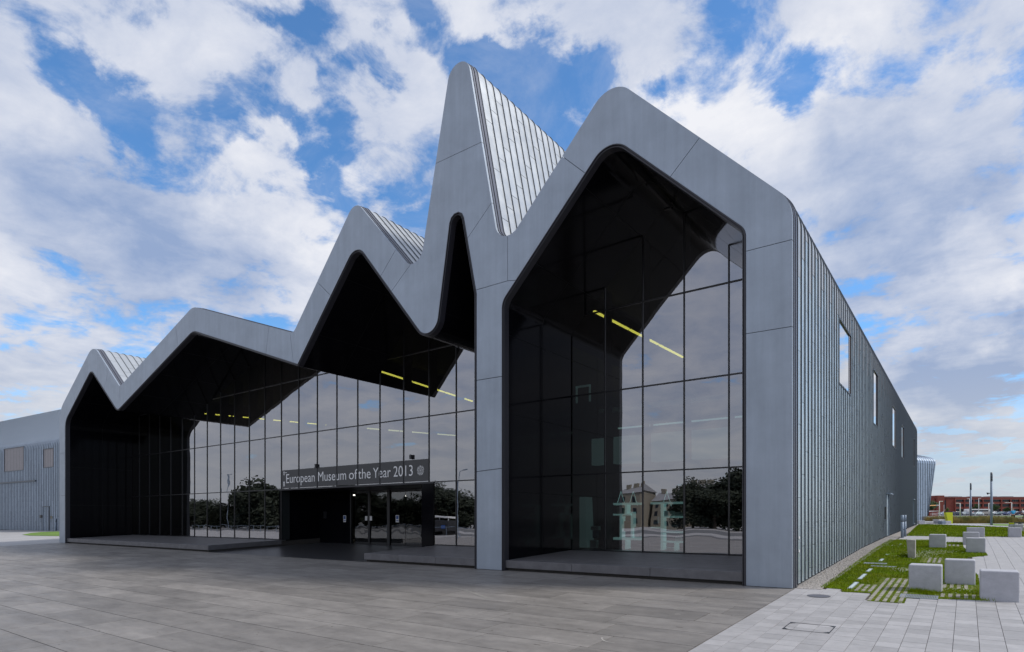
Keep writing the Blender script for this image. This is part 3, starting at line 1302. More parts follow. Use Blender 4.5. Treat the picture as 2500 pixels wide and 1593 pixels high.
gz = g(YD)
MB().box(ENT[0], dx(857), YD, YD + .06, gz, ZC - .03).build('entrance_panel', M['black_panel'], ent)
for px, w in ((858, .10), (902.5, .15), (950, .2)):
    MB().box(dx(px) - w / 2, dx(px) + w / 2, YD - .06, YD + .08, gz, ZC - .03).build('door_post', M['mullion'], ent)
MB().box(dx(857), ENT[1], YD - .03, YD + .06, 3.17, 3.235).build('door_head', M['mullion'], ent)
for a, b in ((867, 899), (906, 945), (956, 990), (991, 1033), (1034, 1080), (1081, 1130)):
    dr = MB().box(dx(a), dx(b), YD - .005, YD + .005, gz + .12, 3.17).build('entrance_door', M['door_glass'], ent)
    MB().box(dx(a), dx(b), YD - .03, YD + .03, gz + .01, gz + .12).build('kick_rail', M['mullion'], dr)
for px in (894, 905.5):
    p = onY(px, 1266, YD - .07)
    MB().box(p.x - .09, p.x + .09, YD - .075, YD - .065, p.z - .12, p.z + .12).build('door_notice', M['white_paint'], ent)
for px, pyy in ((841.5, 1267), (970, 1267)):
    p = onY(px, pyy, YD - .02)
    n_ = MB().box(p.x - .12, p.x + .12, YD - .022, YD - .014, p.z - .19, p.z + .19).build('door_notice', M['white_paint'], ent)
    MB().box(p.x - .09, p.x + .09, YD - .028, YD - .023, p.z - .02, p.z + .15).build('print', M['blue_print'], n_)
    MB().box(p.x - .09, p.x + .09, YD - .028, YD - .023, p.z - .13, p.z - .08).build('print', M['blue_print'], n_)
p = onY(793, 1258, YD - .02)
MB().box(p.x - .13, p.x + .13, YD - .022, YD - .004, p.z - .2, p.z + .2).build('wall_plate', M['dark_steel'], ent)

# ------------------------------------------------------------------ banner lettering on the glass
zb0, zb1 = 3.36, 4.35
for a, b in zip([-30.62 + 1.62 * k for k in range(8)], [-30.62 + 1.62 * k for k in range(1, 8)]):
    MB().box(a + .03, b - .03, YG - .012, YG - .006, zb0, zb1).build('banner_film', M['banner'], museum)


def text_mesh(body, size, mat, name, parent, loc, sx=1.0, target_w=None, center=False, weight=0.0):
    cu = bpy.data.curves.new(name, 'FONT')
    cu.body = body
    cu.size = size
    cu.offset = weight
    cu.resolution_u = 3
    cu.extrude = .004
    to = bpy.data.objects.new('tmp_text', cu)
    COL.objects.link(to)
    bpy.context.view_layer.update()
    dg = bpy.context.evaluated_depsgraph_get()
    me = bpy.data.meshes.new_from_object(to.evaluated_get(dg))
    bpy.data.objects.remove(to)
    me.name = name
    xs = [v.co.x for v in me.vertices]
    w = max(xs) - min(xs)
    k = (target_w / w) if target_w else sx
    x0 = min(xs)
    xc = (max(xs) + x0) / 2
    me.transform(Matrix.Translation((-(xc if center else x0), 0, 0)))
    me.transform(Matrix.Diagonal((k, 1, 1, 1)))
    me.transform(Matrix.Rotation(R(90), 4, 'X'))
    me.transform(Matrix.Translation(loc))
    me.materials.clear()
    me.materials.append(mat)
    return link(name, me, parent)


tx0, tx1 = onY(699.8, 1180, YG).x, onY(1008.5, 1160, YG).x
words = [('European', 699.8, 768.9), ('Museum', 777.5, 845.6), ('of', 852.8, 873.2), ('the', 875.5, 905.5), ('Year', 911.5, 954.5), ('2013', 961.5, 1008.3)]
for wd, a, b in words:
    xa, xb = onY(a, 1170, YG).x, onY(b, 1170, YG).x
    text_mesh(wd, .72, M['letter'], 'lettering', museum, (xa, YG - .018, 3.63), target_w=xb - xa, weight=-.003)
ec = onY(1026.8, 1149, YG - .018)
emb = empty('award_emblem', ec)
emb.parent = museum
ring = MB()
for k in range(14):
    t = 2 * math.pi * k / 14
    r0, r1 = .075, .125
    for rr0, rr1, wd in ((r0, r1, .013),):
        u = Vector((math.cos(t), 0, math.sin(t)))
        v = Vector((-math.sin(t), 0, math.cos(t)))
        ring.add([u * rr0 - v * wd * .5, u * rr0 + v * wd * .5, u * rr1 + v * wd, u * rr1 - v * wd], [(0, 3, 2, 1)])
ring.build('emblem_ray', M['letter'], emb)
ci = MB()
for k in range(20):
    t0, t1 = 2 * math.pi * k / 20, 2 * math.pi * (k + 1) / 20
    for r0, r1 in ((.045, .055), (.015, .03)):
        ci.add([(r * math.cos(t), 0, r * math.sin(t)) for r, t in ((r0, t0), (r1, t0), (r1, t1), (r0, t1))], [(0, 1, 2, 3)])
ci.build('emblem_ring', M['letter'], emb)
for k, ch in enumerate('EUROPEANMUSEUM'):
    t = math.pi * .78 - 2 * math.pi * k / 14
    cu = text_mesh(ch, .12, M['letter'], 'emblem_letter', emb, (0, 0, 0), center=True, target_w=.07)
    cu.data.transform(Matrix.Translation((0, 0, .14)))
    cu.data.transform(Matrix.Rotation(-(t - math.pi / 2), 4, 'Y'))
for px, pyy, s_ in ((693.5, 1157, .10), (693.5, 1183, .13)):
    p = onY(px, pyy, YG - .018)
    mb = MB()
    for dz in (-.8, -.25, .3, .75):
        mb.box(p.x - s_ * .5, p.x + s_ * .5, YG - .02, YG - .016, p.z + dz * s_, p.z + (dz + .35) * s_)
    if pyy < 1170:
        mb.box(p.x + s_ * .8, p.x + s_ * 2.6, YG - .02, YG - .016, p.z + .03, p.z + .06)
    mb.build('sponsor_mark', M['letter'], museum)
# two small floodlights on the glass above the banner
for px, pyy in ((770, 1138), (1002, 1116)):
    p = onY(px, pyy, YG - .1)
    MB().box(p.x - .05, p.x + .05, YG - .12, YG - .035, p.z - .1, p.z + .10).build('banner_lamp', M['dark_steel'], museum)

# ------------------------------------------------------------------ interior
inn = museum
XL, XR = WX - 47.6, WX - .1
mb = MB()
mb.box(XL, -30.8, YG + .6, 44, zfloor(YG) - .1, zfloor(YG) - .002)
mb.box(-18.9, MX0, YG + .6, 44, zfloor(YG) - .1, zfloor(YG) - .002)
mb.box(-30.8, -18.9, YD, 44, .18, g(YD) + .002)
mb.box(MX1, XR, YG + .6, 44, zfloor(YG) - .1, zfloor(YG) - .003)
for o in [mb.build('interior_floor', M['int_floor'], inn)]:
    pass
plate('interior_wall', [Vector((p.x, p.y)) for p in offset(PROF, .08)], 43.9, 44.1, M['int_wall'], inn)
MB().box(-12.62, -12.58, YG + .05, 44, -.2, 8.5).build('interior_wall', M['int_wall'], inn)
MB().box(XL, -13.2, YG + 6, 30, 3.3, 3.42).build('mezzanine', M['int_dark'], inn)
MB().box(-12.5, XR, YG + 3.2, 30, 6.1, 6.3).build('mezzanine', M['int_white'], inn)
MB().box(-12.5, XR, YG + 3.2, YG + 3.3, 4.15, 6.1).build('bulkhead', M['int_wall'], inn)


def strip_light(name, a, b, w, mat, nseg=1, gap=0.0):
    a, b = Vector(a), Vector(b)
    for k in range(nseg):
        p, q = a.lerp(b, k / nseg), a.lerp(b, (k + 1) / nseg)
        q = p.lerp(q, 1 - gap)
        d = (q - p).normalized()
        u = d.cross(Vector((0, 0, 1))).normalized() * w
        MB().add([p - u, q - u, q + u, p + u, p - u + Vector((0, 0, .06)), q - u + Vector((0, 0, .06)), q + u + Vector((0, 0, .06)), p + u + Vector((0, 0, .06))],
                 [(0, 1, 2, 3), (4, 7, 6, 5), (0, 4, 5, 1), (1, 5, 6, 2), (2, 6, 7, 3), (3, 7, 4, 0)]).build(name, mat, inn)


strip_light('yellow_strip_light', (-11.27, 20.45, 9.45), (-11.27, 29.6, 9.63), .045, M['yellow_light'], 3, .04)
strip_light('yellow_strip_light', (-40.3, 20.5, 8.57), (-40.3, 30.2, 9.0), .04, M['yellow_light'], 5, .1)
strip_light('yellow_strip_light', (-23.3, 20.4, 8.94), (-23.3, 27.7, 8.53), .045, M['yellow_light'], 3, .04)
strip_light('yellow_strip_light', (-24.2, 20.5, 6.18), (-24.2, 27.2, 6.55), .03, M['pale_yellow_light'], 3, .04)
for pa, pb, py in ((861, 872.6, 1210.5), (906, 928, 1212), (917, 943.7, 1209.4), (934, 947.7, 1206), (954, 961.7, 1207), (971.6, 995.6, 1211.6), (1011, 1030, 1206)):
    t_ = (3.2 - EYE) * F / (1268 - py)
    qa = at(pa, py, t_)
    dd_ = ray(pb, py)
    qb = dd_ * (qa.x / dd_.x)
    strip_light('white_strip_light', (qa.x, qa.y, 3.2), (qa.x, qb.y, 3.2), .06, M['white_light'])
MB().box(-33.5, -16, 22.8, 36, 3.6, 3.64).build('lobby_ceiling', M['int_dark'], inn)
MB().box(-36, -14, 36, 36.1, .2, 3.6).build('lobby_wall', M['int_dark'], inn)
# dotted wall letters in the lobby
dots = {'R': ['###.', '#..#', '#..#', '###.', '#.#.', '#..#', '#..#'], 'I': ['#', '#', '#', '#', '#', '#', '#'], 'V': ['#...#', '#...#', '#...#', '.#.#.', '.#.#.', '..#..', '..#..'],
        'M': ['#...#', '##.##', '#.#.#', '#.#.#', '#...#', '#...#', '#...#'], 'U': ['#..#', '#..#', '#..#', '#..#', '#..#', '#..#', '.##.']}
lp = onY(1006, 1216, 24.0)
for row, wd in enumerate(('RIV', 'MU')):
    x = lp.x
    for ch in wd:
        pat = dots[ch]
        mb = MB()
        for r, ln in enumerate(pat):
            for c, q in enumerate(ln):
                if q == '#':
                    zz = lp.z - row * .56 - r * .068
                    mb.box(x + c * .055 - .016, x + c * .055 + .016, 24.0, 24.012, zz - .016, zz + .016)
        mb.build('dotted_letter', M['white_light'], inn)
        x += (len(pat[0]) + .9) * .055
# shelving behind the right bay glass
YSH = 21.6
shx = [-11.6, -10.6]


def sx_(px):
    return onY(px, 1268, YSH).x


def sz_(py, px=1600):
    return onY(px, py, YSH).z


sh = MB()
for (x0p, x1p, yp0, yp1) in [(1497, 1566, 1228, 1233), (1497, 1542, 1255, 1259), (1497, 1566, 1313, 1319), (1526, 1530, 1233, 1255), (1513, 1517, 1259, 1313),
                             (1540, 1543, 1250, 1313), (1526, 1530, 1319, 1345), (1497, 1566, 1345, 1351), (1588, 1668, 1226, 1231), (1613, 1618, 1231, 1348),
                             (1588, 1613, 1287, 1290), (1618, 1668, 1261, 1265), (1618, 1668, 1298, 1302), (1618, 1668, 1322, 1326), (1646, 1650, 1326, 1346), (1588, 1668, 1346, 1351)]:
    px = (x0p + x1p) / 2
    sh.box(sx_(x0p), sx_(x1p), YSH, YSH + .35, onY(px, yp1, YSH).z, onY(px, yp0, YSH).z)
sh.build('display_shelf', M['shelf_added_glow'], inn)
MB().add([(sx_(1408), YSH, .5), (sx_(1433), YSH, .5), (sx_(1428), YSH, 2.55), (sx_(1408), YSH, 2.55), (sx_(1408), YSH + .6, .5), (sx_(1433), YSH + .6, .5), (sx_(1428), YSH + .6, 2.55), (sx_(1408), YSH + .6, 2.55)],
         [(0, 1, 2, 3), (4, 7, 6, 5), (0, 4, 5, 1), (1, 5, 6, 2), (2, 6, 7, 3), (3, 7, 4, 0)]).build('display_wall', M['cabinet_added_glow'], inn)
for px, pyy, w, h, m in [(1515, 1250, .3, .35, 'sand_stone'), (1532, 1285, .28, .4, 'brick'), (1600, 1270, .2, .25, 'steel'), (1632, 1255, .35, .2, 'white_paint'), (1655, 1258, .25, .22, 'hull_white'),
                         (1640, 1292, .3, .3, 'steel'), (1655, 1318, .2, .2, 'white_paint'), (1637, 1342, .3, .16, 'white_paint'), (1505, 1343, .25, .18, 'dark_steel'), (1556, 1300, .25, .4, 'white_paint'),
                         (1452, 1290, .35, .16, 'white_paint'), (1452, 1305, .2, .3, 'steel'), (1448, 1330, .3, .35, 'int_white')]:
    p = onY(px, pyy, YSH + .1)
    MB().box(p.x - w / 2, p.x + w / 2, YSH + .08, YSH + .28, p.z - h / 2, p.z + h / 2).build('exhibit', M[m], inn, bevel=.02)
for px in (1516, 1546, 1628):
    a = onY(px, 1200, YSH + .1)
    mb = MB()
    mb.tube(a, (a.x - .18, a.y, a.z - .55), .015, n=5)
    mb.tube(a, (a.x + .18, a.y, a.z - .55), .015, n=5)
    mb.build('easel', M['shelf_added_glow'], inn)
for x0p, x1p in ((1440, 1475), (1497, 1566), (1589, 1668), (1688, 1780)):
    MB().box(onY(x0p, 0, 22.6).x, onY(x1p, 0, 22.6).x, 22.6, 22.95, 3.9, 5.0).build('wall_cabinet', M['cabinet_added_glow'], inn, bevel=.02)
strip_light('added_cabinet_strip', (-11.2, 22.3, 5.25), (-5.2, 22.3, 5.25), .02, M['added_strip_glow'], 4, .1)  # glowing strip added to brighten the shelving and cabinets
bx = onY(1423, 920, 21.3)
tb = MB()
for s_ in (-.3, .3):
    tb.box(bx.x + s_ - .03, bx.x + s_ + .03, 21.3, 21.36, 6.3, 6.95)
tb.box(bx.x - .33, bx.x + .33, 21.3, 21.36, 6.9, 6.97)
tb.build('display_frame', M['cabinet_added_glow'], inn)

# ------------------------------------------------------------------ rear wings of the museum


def wing(name, base0, dirv, back, nst, prof, wins, ends=None):
    """strips along dirv from base0; prof = [(depth, height)]"""
    root = empty(name, (0, 0, 0))
    root.parent = museum
    ctr_n = 0
    far = MB()
    seams = MB()

    def W(v, u, z):
        return (base0.x + dirv.x * v + back.x * u, base0.y + dirv.y * v + back.y * u, z)
    pts = []
    for (u, z) in prof:
        pts.append(Vector((u, z)))
    # arc-length param
    L_ = [0]
    for a, b in zip(pts, pts[1:]):
        L_.append(L_[-1] + (b - a).length)

    def cutp(s0, s1):
        o = []

        def at_s(s):
            for i in range(len(L_) - 1):
                if s <= L_[i + 1] + 1e-9:
                    return pts[i].lerp(pts[i + 1], (s - L_[i]) / (L_[i + 1] - L_[i]))
            return pts[-1]
        o.append(at_s(s0))
        for i, l in enumerate(L_):
            if s0 < l < s1:
                o.append(pts[i])
        o.append(at_s(s1))
        return o
    for k in range(nst):
        v0, v1 = k * STRIP + .01, (k + 1) * STRIP - .02
        s = .6 * (k % 3) + .4
        cuts = [0]
        while s < L_[-1]:
            cuts.append(s)
            s += 1.8
        cuts.append(L_[-1])
        for a, b in zip(cuts, cuts[1:]):
            seg = [(a, b - .015)]
            for (k0, n_, za, zb) in wins:
                if k0 <= k < k0 + n_:
                    ns = []
                    for p, q in seg:
                        if q <= za or p >= zb:
                            ns.append((p, q))
                        else:
                            if p < za:
                                ns.append((p, za))
                            if q > zb:
                                ns.append((zb, q))
                    seg = ns
            for p, q in seg:
                if q - p < .03:
                    continue
                pp = cutp(p, q)
                vs_ = []
                for c in pp:
                    for (vv, du) in ((v0, 0), (v1, 0), (v1, .04), (v0, .04)):
                        vs_.append(W(vv, c.x + du, c.y - (du if c.y > prof[1][1] else 0)))
                fs = []
                for t in range(len(pp) - 1):
                    r = 4 * t
                    fs += [(r, r + 1, r + 5, r + 4), (r + 1, r + 2, r + 6, r + 5), (r, r + 4, r + 7, r + 3)]
                fs += [(0, 3, 2, 1), (len(vs_) - 4, len(vs_) - 3, len(vs_) - 2, len(vs_) - 1)]
                if ends:
                    vs_ = [ends(x) for x in vs_]
                if ctr_n < 280 and p < 13 and k > nst - 45:
                    ctr_n += 1
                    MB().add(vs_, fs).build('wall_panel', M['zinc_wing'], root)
                else:
                    far.add(vs_, fs)
        blk = [w for w in wins if w[0] < k < w[0] + w[1]]
        sp = [(0, L_[-1])]
        for w in blk:
            sp = [x for p, q in sp for x in ([(p, w[2]), (w[3], q)] if p < w[2] < q else [(p, q)])]
        for p, q in sp:
            pp = cutp(p, q)
            vs_ = []
            for c in pp:
                pr_ = .013 if c.x > .3 else .03
                up = pr_ if c.x > .3 else 0
                for (vv, du) in ((k * STRIP - .022, -pr_), (k * STRIP + .006, -pr_), (k * STRIP + .006, .01), (k * STRIP - .022, .01)):
                    vs_.append(W(vv, c.x + du, c.y + (up if du < 0 else 0)))
            fs = []
            for t in range(len(pp) - 1):
                r = 4 * t
                fs += [(r, r + 1, r + 5, r + 4), (r + 1, r + 2, r + 6, r + 5), (r, r + 4, r + 7, r + 3)]
            if ends:
                vs_ = [ends(x) for x in vs_]
            seams.add(vs_, fs)
    if far.v:
        tag(far.build('roof_panels', M['zinc_wing'], root), kind='stuff')
    tag(seams.build('standing_seams', M['seam'], root), kind='stuff')
    # body behind
    bd = MB()
    V1 = nst * STRIP
    lo = [W(0, c.x + .07, c.y - (.08 if c.x > .2 else 0)) for c in pts] + [W(0, pts[-1].x, pts[0].y)]
    hi = [W(V1, c.x + .07, c.y - (.08 if c.x > .2 else 0)) for c in pts] + [W(V1, pts[-1].x, pts[0].y)]
    if ends:
        lo, hi = [ends(x) for x in lo], [ends(x) for x in hi]
    n_ = len(lo)
    bd.add(lo + hi, [(i, (i + 1) % n_, n_ + (i + 1) % n_, n_ + i) for i in range(n_)] + [tuple(range(n_)), tuple(range(2 * n_ - 1, n_ - 1, -1))])
    bd.build('wing_core', M['backing'], root)
    for (k0, n_, za, zb) in wins:
        a, b = k0 * STRIP, (k0 + n_) * STRIP
        for nm, mt, q in (('window_frame', M['seam'], .0), ('perforated_screen', M['screen'], 0.03)):
            mb = MB()
            z0_, z1_ = pts[0].y + za, pts[0].y + zb
            if nm == 'window_frame':
                for (c0, c1, d0, d1) in ((a - .03, b + .03, z1_, z1_ + .06), (a - .03, b + .03, z0_ - .06, z0_), (a - .03, a + .03, z0_, z1_), (b - .03, b + .03, z0_, z1_)):
                    mb.add([W(c0, -.03, d0), W(c1, -.03, d0), W(c1, -.03, d1), W(c0, -.03, d1), W(c0, .05, d0), W(c1, .05, d0), W(c1, .05, d1), W(c0, .05, d1)],
                           [(0, 1, 2, 3), (4, 7, 6, 5), (0, 4, 5, 1), (1, 5, 6, 2), (2, 6, 7, 3), (3, 7, 4, 0)])
            else:
                for t in range(n_):
                    mb.add([W(a + t * STRIP + .02, .03, z0_), W(a + (t + 1) * STRIP - .02, .03, z0_), W(a + (t + 1) * STRIP - .02, .03, z1_), W(a + t * STRIP + .02, .03, z1_)], [(0, 1, 2, 3)])
            mb.build(nm, mt, root)
    return root, W


# left wing
W0, W1 = gp(0, 1294), gp(143, 1296)
dv = Vector((W1.x - W0.x, W1.y - W0.y, 0))
wl = dv.length
dv.normalize()
bk = Vector((-dv.y, dv.x, 0))
zb_ = (W0.z + W1.z) / 2
prof = [(0, zb_)] + [(0, 9.9)] + [(1.5 - 1.5 * math.cos(t), 9.9 + 1.3 * math.sin(t)) for t in [R(15), R(30), R(45), R(60)]] + [(13, 18.8)]
st0 = Vector((W0.x, W0.y, 0)) - dv * (STRIP * 95)


def kof(px):
    # strip index of a pixel column on the left wing wall
    d = ray(px, 1268)
    # intersect with wall line
    n = bk
    t = (Vector((W0.x, W0.y, 0)).dot(n)) / Vector((d.x, d.y, 0)).dot(n)
    q = Vector((d.x * t, d.y * t, 0))
    return (q - st0).dot(dv) / STRIP, t


def zof(px, py):
    k, t = kof(px)
    return EYE + (1268 - py) / F * t


wins = []
for a, b, y0p, y1p in ((9.4, 56.5, 1152, 1098), (107, 132, 1142, 1098)):
    k0 = round(kof(a)[0])
    k1 = round(kof(b)[0])
    wins.append((k0, k1 - k0, zof(a, y0p) - zb_, zof(a, y1p) - zb_))
nst = int((wl + 6) / STRIP) + 95
lw, LW = wing('rear_wing', st0, dv, bk, nst, prof, wins)
# ledge, door, boxes on the left wing
kk = kof(88)[0] * STRIP
lg = MB()
zz = zof(40, 1178)
lg.add([LW(2, -.12, zz - .06), LW(kk, -.12, zz - .06), LW(kk, -.12, zz + .1), LW(2, -.12, zz + .1), LW(2, 0, zz - .06), LW(kk, 0, zz - .06), LW(kk, 0, zz + .1), LW(2, 0, zz + .1)],
       [(0, 1, 2, 3), (4, 7, 6, 5), (0, 4, 5, 1), (1, 5, 6, 2), (2, 6, 7, 3), (3, 7, 4, 0)])
lg.build('ledge', M['seam'], lw)


def wbox(a, b, z0, z1, d, mat, name):
    m_ = MB()
    m_.add([LW(a, -d, z0), LW(b, -d, z0), LW(b, -d, z1), LW(a, -d, z1), LW(a, .02, z0), LW(b, .02, z0), LW(b, .02, z1), LW(a, .02, z1)],
           [(0, 1, 2, 3), (4, 7, 6, 5), (0, 4, 5, 1), (1, 5, 6, 2), (2, 6, 7, 3), (3, 7, 4, 0)])
    return m_.build(name, mat, lw)


ka, kb = kof(105.5)[0] * STRIP, kof(121)[0] * STRIP
zd = zof(110, 1238)
for a, b, z0, z1 in ((ka - .04, ka + .03, zb_, zd), (kb - .03, kb + .04, zb_, zd), (ka - .04, kb + .04, zd, zd + .08)):
    wbox(a, b, z0, z1, .05, M['seam'], 'door_frame')
MB().add([LW(ka,0,zb_),LW(ka+.01,0,zb_),LW(ka,0,zb_+.01)],[(0,1,2)]) if False else None
wbox(kof(98)[0] * STRIP, kof(103)[0] * STRIP, zof(100, 1265), zof(100, 1258), .08, M['dark_steel'], 'meter_box')
wbox(kof(124.5)[0] * STRIP, kof(128)[0] * STRIP, zof(126, 1267), zof(126, 1260), .06, M['sand_stone'], 'wall_sign')

# right rear wing with its raking end
Q2 = at(2287, 1116, 74)
dq = Vector((.5, .87, 0)).normalized()
bq = Vector((-dq.y, dq.x, 0))
nq = 60
sq = Vector((Q2.x, Q2.y, 0)) - dq * (STRIP * nq)
zq = 1.2
profq = [(0, zq), (0, 8.3)] + [(1.0 - 1.0 * math.cos(t), 8.3 + .9 * math.sin(t)) for t in [R(20), R(40), R(60)]] + [(6.5, 10.9), (10, 11.5)]


def rake(p):
    v = (Vector((p[0], p[1], 0)) - sq).dot(dq)
    lim = STRIP * nq - 1.75 * max(0, min(1, (9.2 - p[2]) / 8.0))
    if v > lim:
        dd = v - lim
        return (p[0] - dq.x * dd, p[1] - dq.y * dd, p[2])
    return p


rw, RW = wing('rear_wing', sq, dq, bq, nq, profq, [], ends=rake)

# ------------------------------------------------------------------ ground
YCUTS = [-700, -200, -80, -30, -8, 2, 15.7, 28, 36, 61, 95, 450, 1500, 3000]


def sheet(x0, x1, y0, y1, dz, name, mat, parent=None, kind='structure'):
    ys = [y0] + [y for y in YCUTS if y0 < y < y1] + [y1]
    mb = MB()
    for a, b in zip(ys, ys[1:]):
        mb.add([(x0, a, g(a) + dz), (x1, a, g(a) + dz), (x1, b, g(b) + dz), (x0, b, g(b) + dz)], [(0, 1, 2, 3)])
    o = mb.build(name, mat, parent)
    if kind:
        tag(o, kind=kind)
    return o


def poly_sheet(pts, dz, name, mat, kind='structure'):
    """polygon of (x,y) draped on the ground, cut where the slope changes"""
    bm = bmesh.new()
    f = bm.faces.new([bm.verts.new((p[0], p[1], 0)) for p in pts])
    f.normal_update()
    if f.normal.z < 0:
        f.normal_flip()
    for y in YCUTS:
        bmesh.ops.bisect_plane(bm, geom=bm.verts[:] + bm.edges[:] + bm.faces[:], plane_co=(0, y, 0), plane_no=(0, 1, 0))
    bmesh.ops.triangulate(bm, faces=bm.faces[:])
    for v in bm.verts:
        v.co.z = g(v.co.y) + dz
    me = bpy.data.meshes.new(name)
    bm.to_mesh(me)
    bm.free()
    me.materials.append(mat)
    o = link(name, me)
    if kind:
        tag(o, kind=kind)
    return o


tag(sheet(-1600, 1600, -700, 3000, -.05, 'ground', M['earth']), 'grey level ground around the museum')
sheet(-320, 60, -160, 84, -.02, 'pale_pavement', M['pale_ground'])
GX0, GX1 = -51.15, -3.28

# granite slabs in front of the building
rows = [2.75, 3.7, 4.65, 5.6, 6.55, 7.4, 8.22, 9.1, 10.0, 10.9, 11.8, 12.7, 13.6, 14.6, 15.64]
sheet(GX0, GX1, -30, 15.66, -.012, 'paving_bed', M['joint'])
pav = empty('granite_paving')
tag(pav, kind='structure')
cs = []
rs = random.Random(3)
for a, b in zip(rows, rows[1:]):
    x = GX1 - rs.uniform(.4, 2.1)
    xs = [GX1]
    while x > GX0:
        xs.append(x)
        x -= 2.05 + rs.uniform(-.25, .35)
    xs.append(GX0)
    for x1, x0 in zip(xs, xs[1:]):
        d = math.hypot((x0 + x1) / 2, (a + b) / 2)
        cs.append((d, x0, x1, a, b))
near = [c for c in cs]
cs.sort()
restp = MB()
cnt = 0
for d, x0, x1, a, b in cs:
    p = ((x0 + x1) / 2, (a + b) / 2)
    q = Vector((p[0], p[1], 0))
    dep = q.dot(CF)
    vis = dep > 2 and abs(q.dot(CR) / dep) < .95
    h = rs.uniform(-.0006, .0006)
    j = .008
    if vis and cnt < 290:
        cnt += 1
        slope_box(x0 + j, x1 - j, a + j, b - j, -.05, h).build('granite_slab', M['granite'], pav)
    else:
        slope_box(x0 + j, x1 - j, a + j, b - j, -.05, h, restp)
y = rows[0]
while y > -28:
    x = GX1 - rs.uniform(.4, 2)
    x1 = GX1
    while x > GX0:
        slope_box(x + .004, x1 - .004, y - .92, y - .006, -.05, 0, restp)
        x1 = x
        x -= 2.2
    y -= .93
tag(restp.build('granite_slabs', M['granite'], pav), kind='stuff')
# chalk scribbles, gum and lifting slots on the granite
M['chalk'] = material('chalk_mark', (.40, .38, .35), rough=.9)
rk = random.Random(8)


def ribbon(pts, w, dz):
    mb = MB()
    vs_ = []
    for i, (x, y) in enumerate(pts):
        xa, ya = pts[max(0, i - 1)]
        xb, yb = pts[min(len(pts) - 1, i + 1)]
        d = Vector((xb - xa, yb - ya)).normalized()
        ww = w * rk.uniform(.5, 1.1)
        vs_ += [(x - d.y * ww, y + d.x * ww, g(y) + dz), (x + d.y * ww, y - d.x * ww, g(y) + dz)]
    return mb.add(vs_, [(2 * i, 2 * i + 1, 2 * i + 3, 2 * i + 2) for i in range(len(pts) - 1)])


for px, py, L_, cur in ((1591, 1464, .35, 6), (1622, 1465, .3, 4), (1649, 1467, .4, 6), (1700, 1470, .5, 1), (1745, 1474, .55, 1), (1652, 1487, .2, 5), (1660, 1501, .25, 5), (1424, 1554, .2, 3), (1470, 1557, .5, 1), (1158, 1502, .3, 4), (1190, 1492, .3, 1)):
    c = gp(px, py)
    a0 = rk.random() * 6.28
    x, y = c.x, c.y
    pts = []
    for k in range(12):
        pts.append((x, y))
        a0 += rk.uniform(-.5, .5) * cur / 3 + cur * .08
        x += math.cos(a0) * L_ / 12
        y += math.sin(a0) * L_ / 12
    ribbon(pts, .012, .003).build('chalk_mark', M['chalk'], pav)
for px, py in ((1365, 1537), (1392, 1511), (1417, 1536.5), (1426, 1473), (1432, 1474), (1224, 1488), (1312, 1575), (1659, 1532), (880, 1573), (640, 1592), (1325, 1527)):
    c = gp(px, py)
    ribbon([(c.x - .06, c.y), (c.x + .06, c.y)], .012, .002).build('lifting_slot', M['joint'], pav)
gum = MB()
for _ in range(260):
    x, y = rk.uniform(-26, GX1 - .1), rk.uniform(3.5, 15.4)
    r_ = rk.uniform(.008, .02)
    gum.add([(x + r_ * math.cos(t), y + r_ * math.sin(t), g(y) + .0015) for t in (0, 1.05, 2.1, 3.14, 4.2, 5.2)], [(0, 1, 2, 3, 4, 5)])
tag(gum.build('gum_spots', M['joint'], pav), kind='stuff')
# long pale scuff arc
pts = []
for k in range(20):
    q_ = gp(960 + k * 12.5, 1416 + (k / 20.0) ** 2 * 52)
    pts.append((q_.x, q_.y))
M['scuff'] = material('scuff', (.255, .24, .22), rough=.55, noise=.2)
ribbon(pts, .07, .0012).build('scuff_mark', M['scuff'], pav)
# polished entrance floor between the plinths
sheet(-30.65, -18.75, 15.70, YD + 1.5, -.004, 'entrance_floor', M['granite_dark'])
# dark strip under the plinths
sheet(GX0, GX1, 15.66, 15.86, -.006, 'paving_edge', M['granite'])

# ---- pale paving at the right
PX, PW = .311, .35
G1 = [(2002, 1437), (2012, 1436), (2058, 1440), (2054, 1446), (2129, 1449), (2117, 1468), (2208, 1474), (2213, 1461), (2397, 1466), (2388, 1405), (2379, 1400), (2361, 1380), (2361.6, 1362.5),
      (2412, 1357), (2406.5, 1350), (2358, 1343), (2355, 1339), (2352.5, 1338), (2350, 1324.7), (2310, 1324.7), (2308, 1318), (2175, 1317)]
grassA = [tuple(gp(*p)[:2]) for p in G1]
G2 = [(2213, 1309), (2252.8, 1309.5), (2350, 1312), (2400, 1311), (2462, 1311.4), (2500, 1311), (2510, 1289), (2463, 1288.5), (2399, 1285.7), (2349, 1283.5), (2243, 1281.3)]
grassB = [tuple(gp(*p)[:2]) for p in G2]
# soften the strips against the wall (gravel border keeps .5 m)


def inside(poly, x, y):
    c = False
    for i in range(len(poly)):
        (xa, ya), (xb, yb) = poly[i - 1], poly[i]
        if (ya > y) != (yb > y) and x < (xb - xa) * (y - ya) / (yb - ya) + xa:
            c = not c
    return c


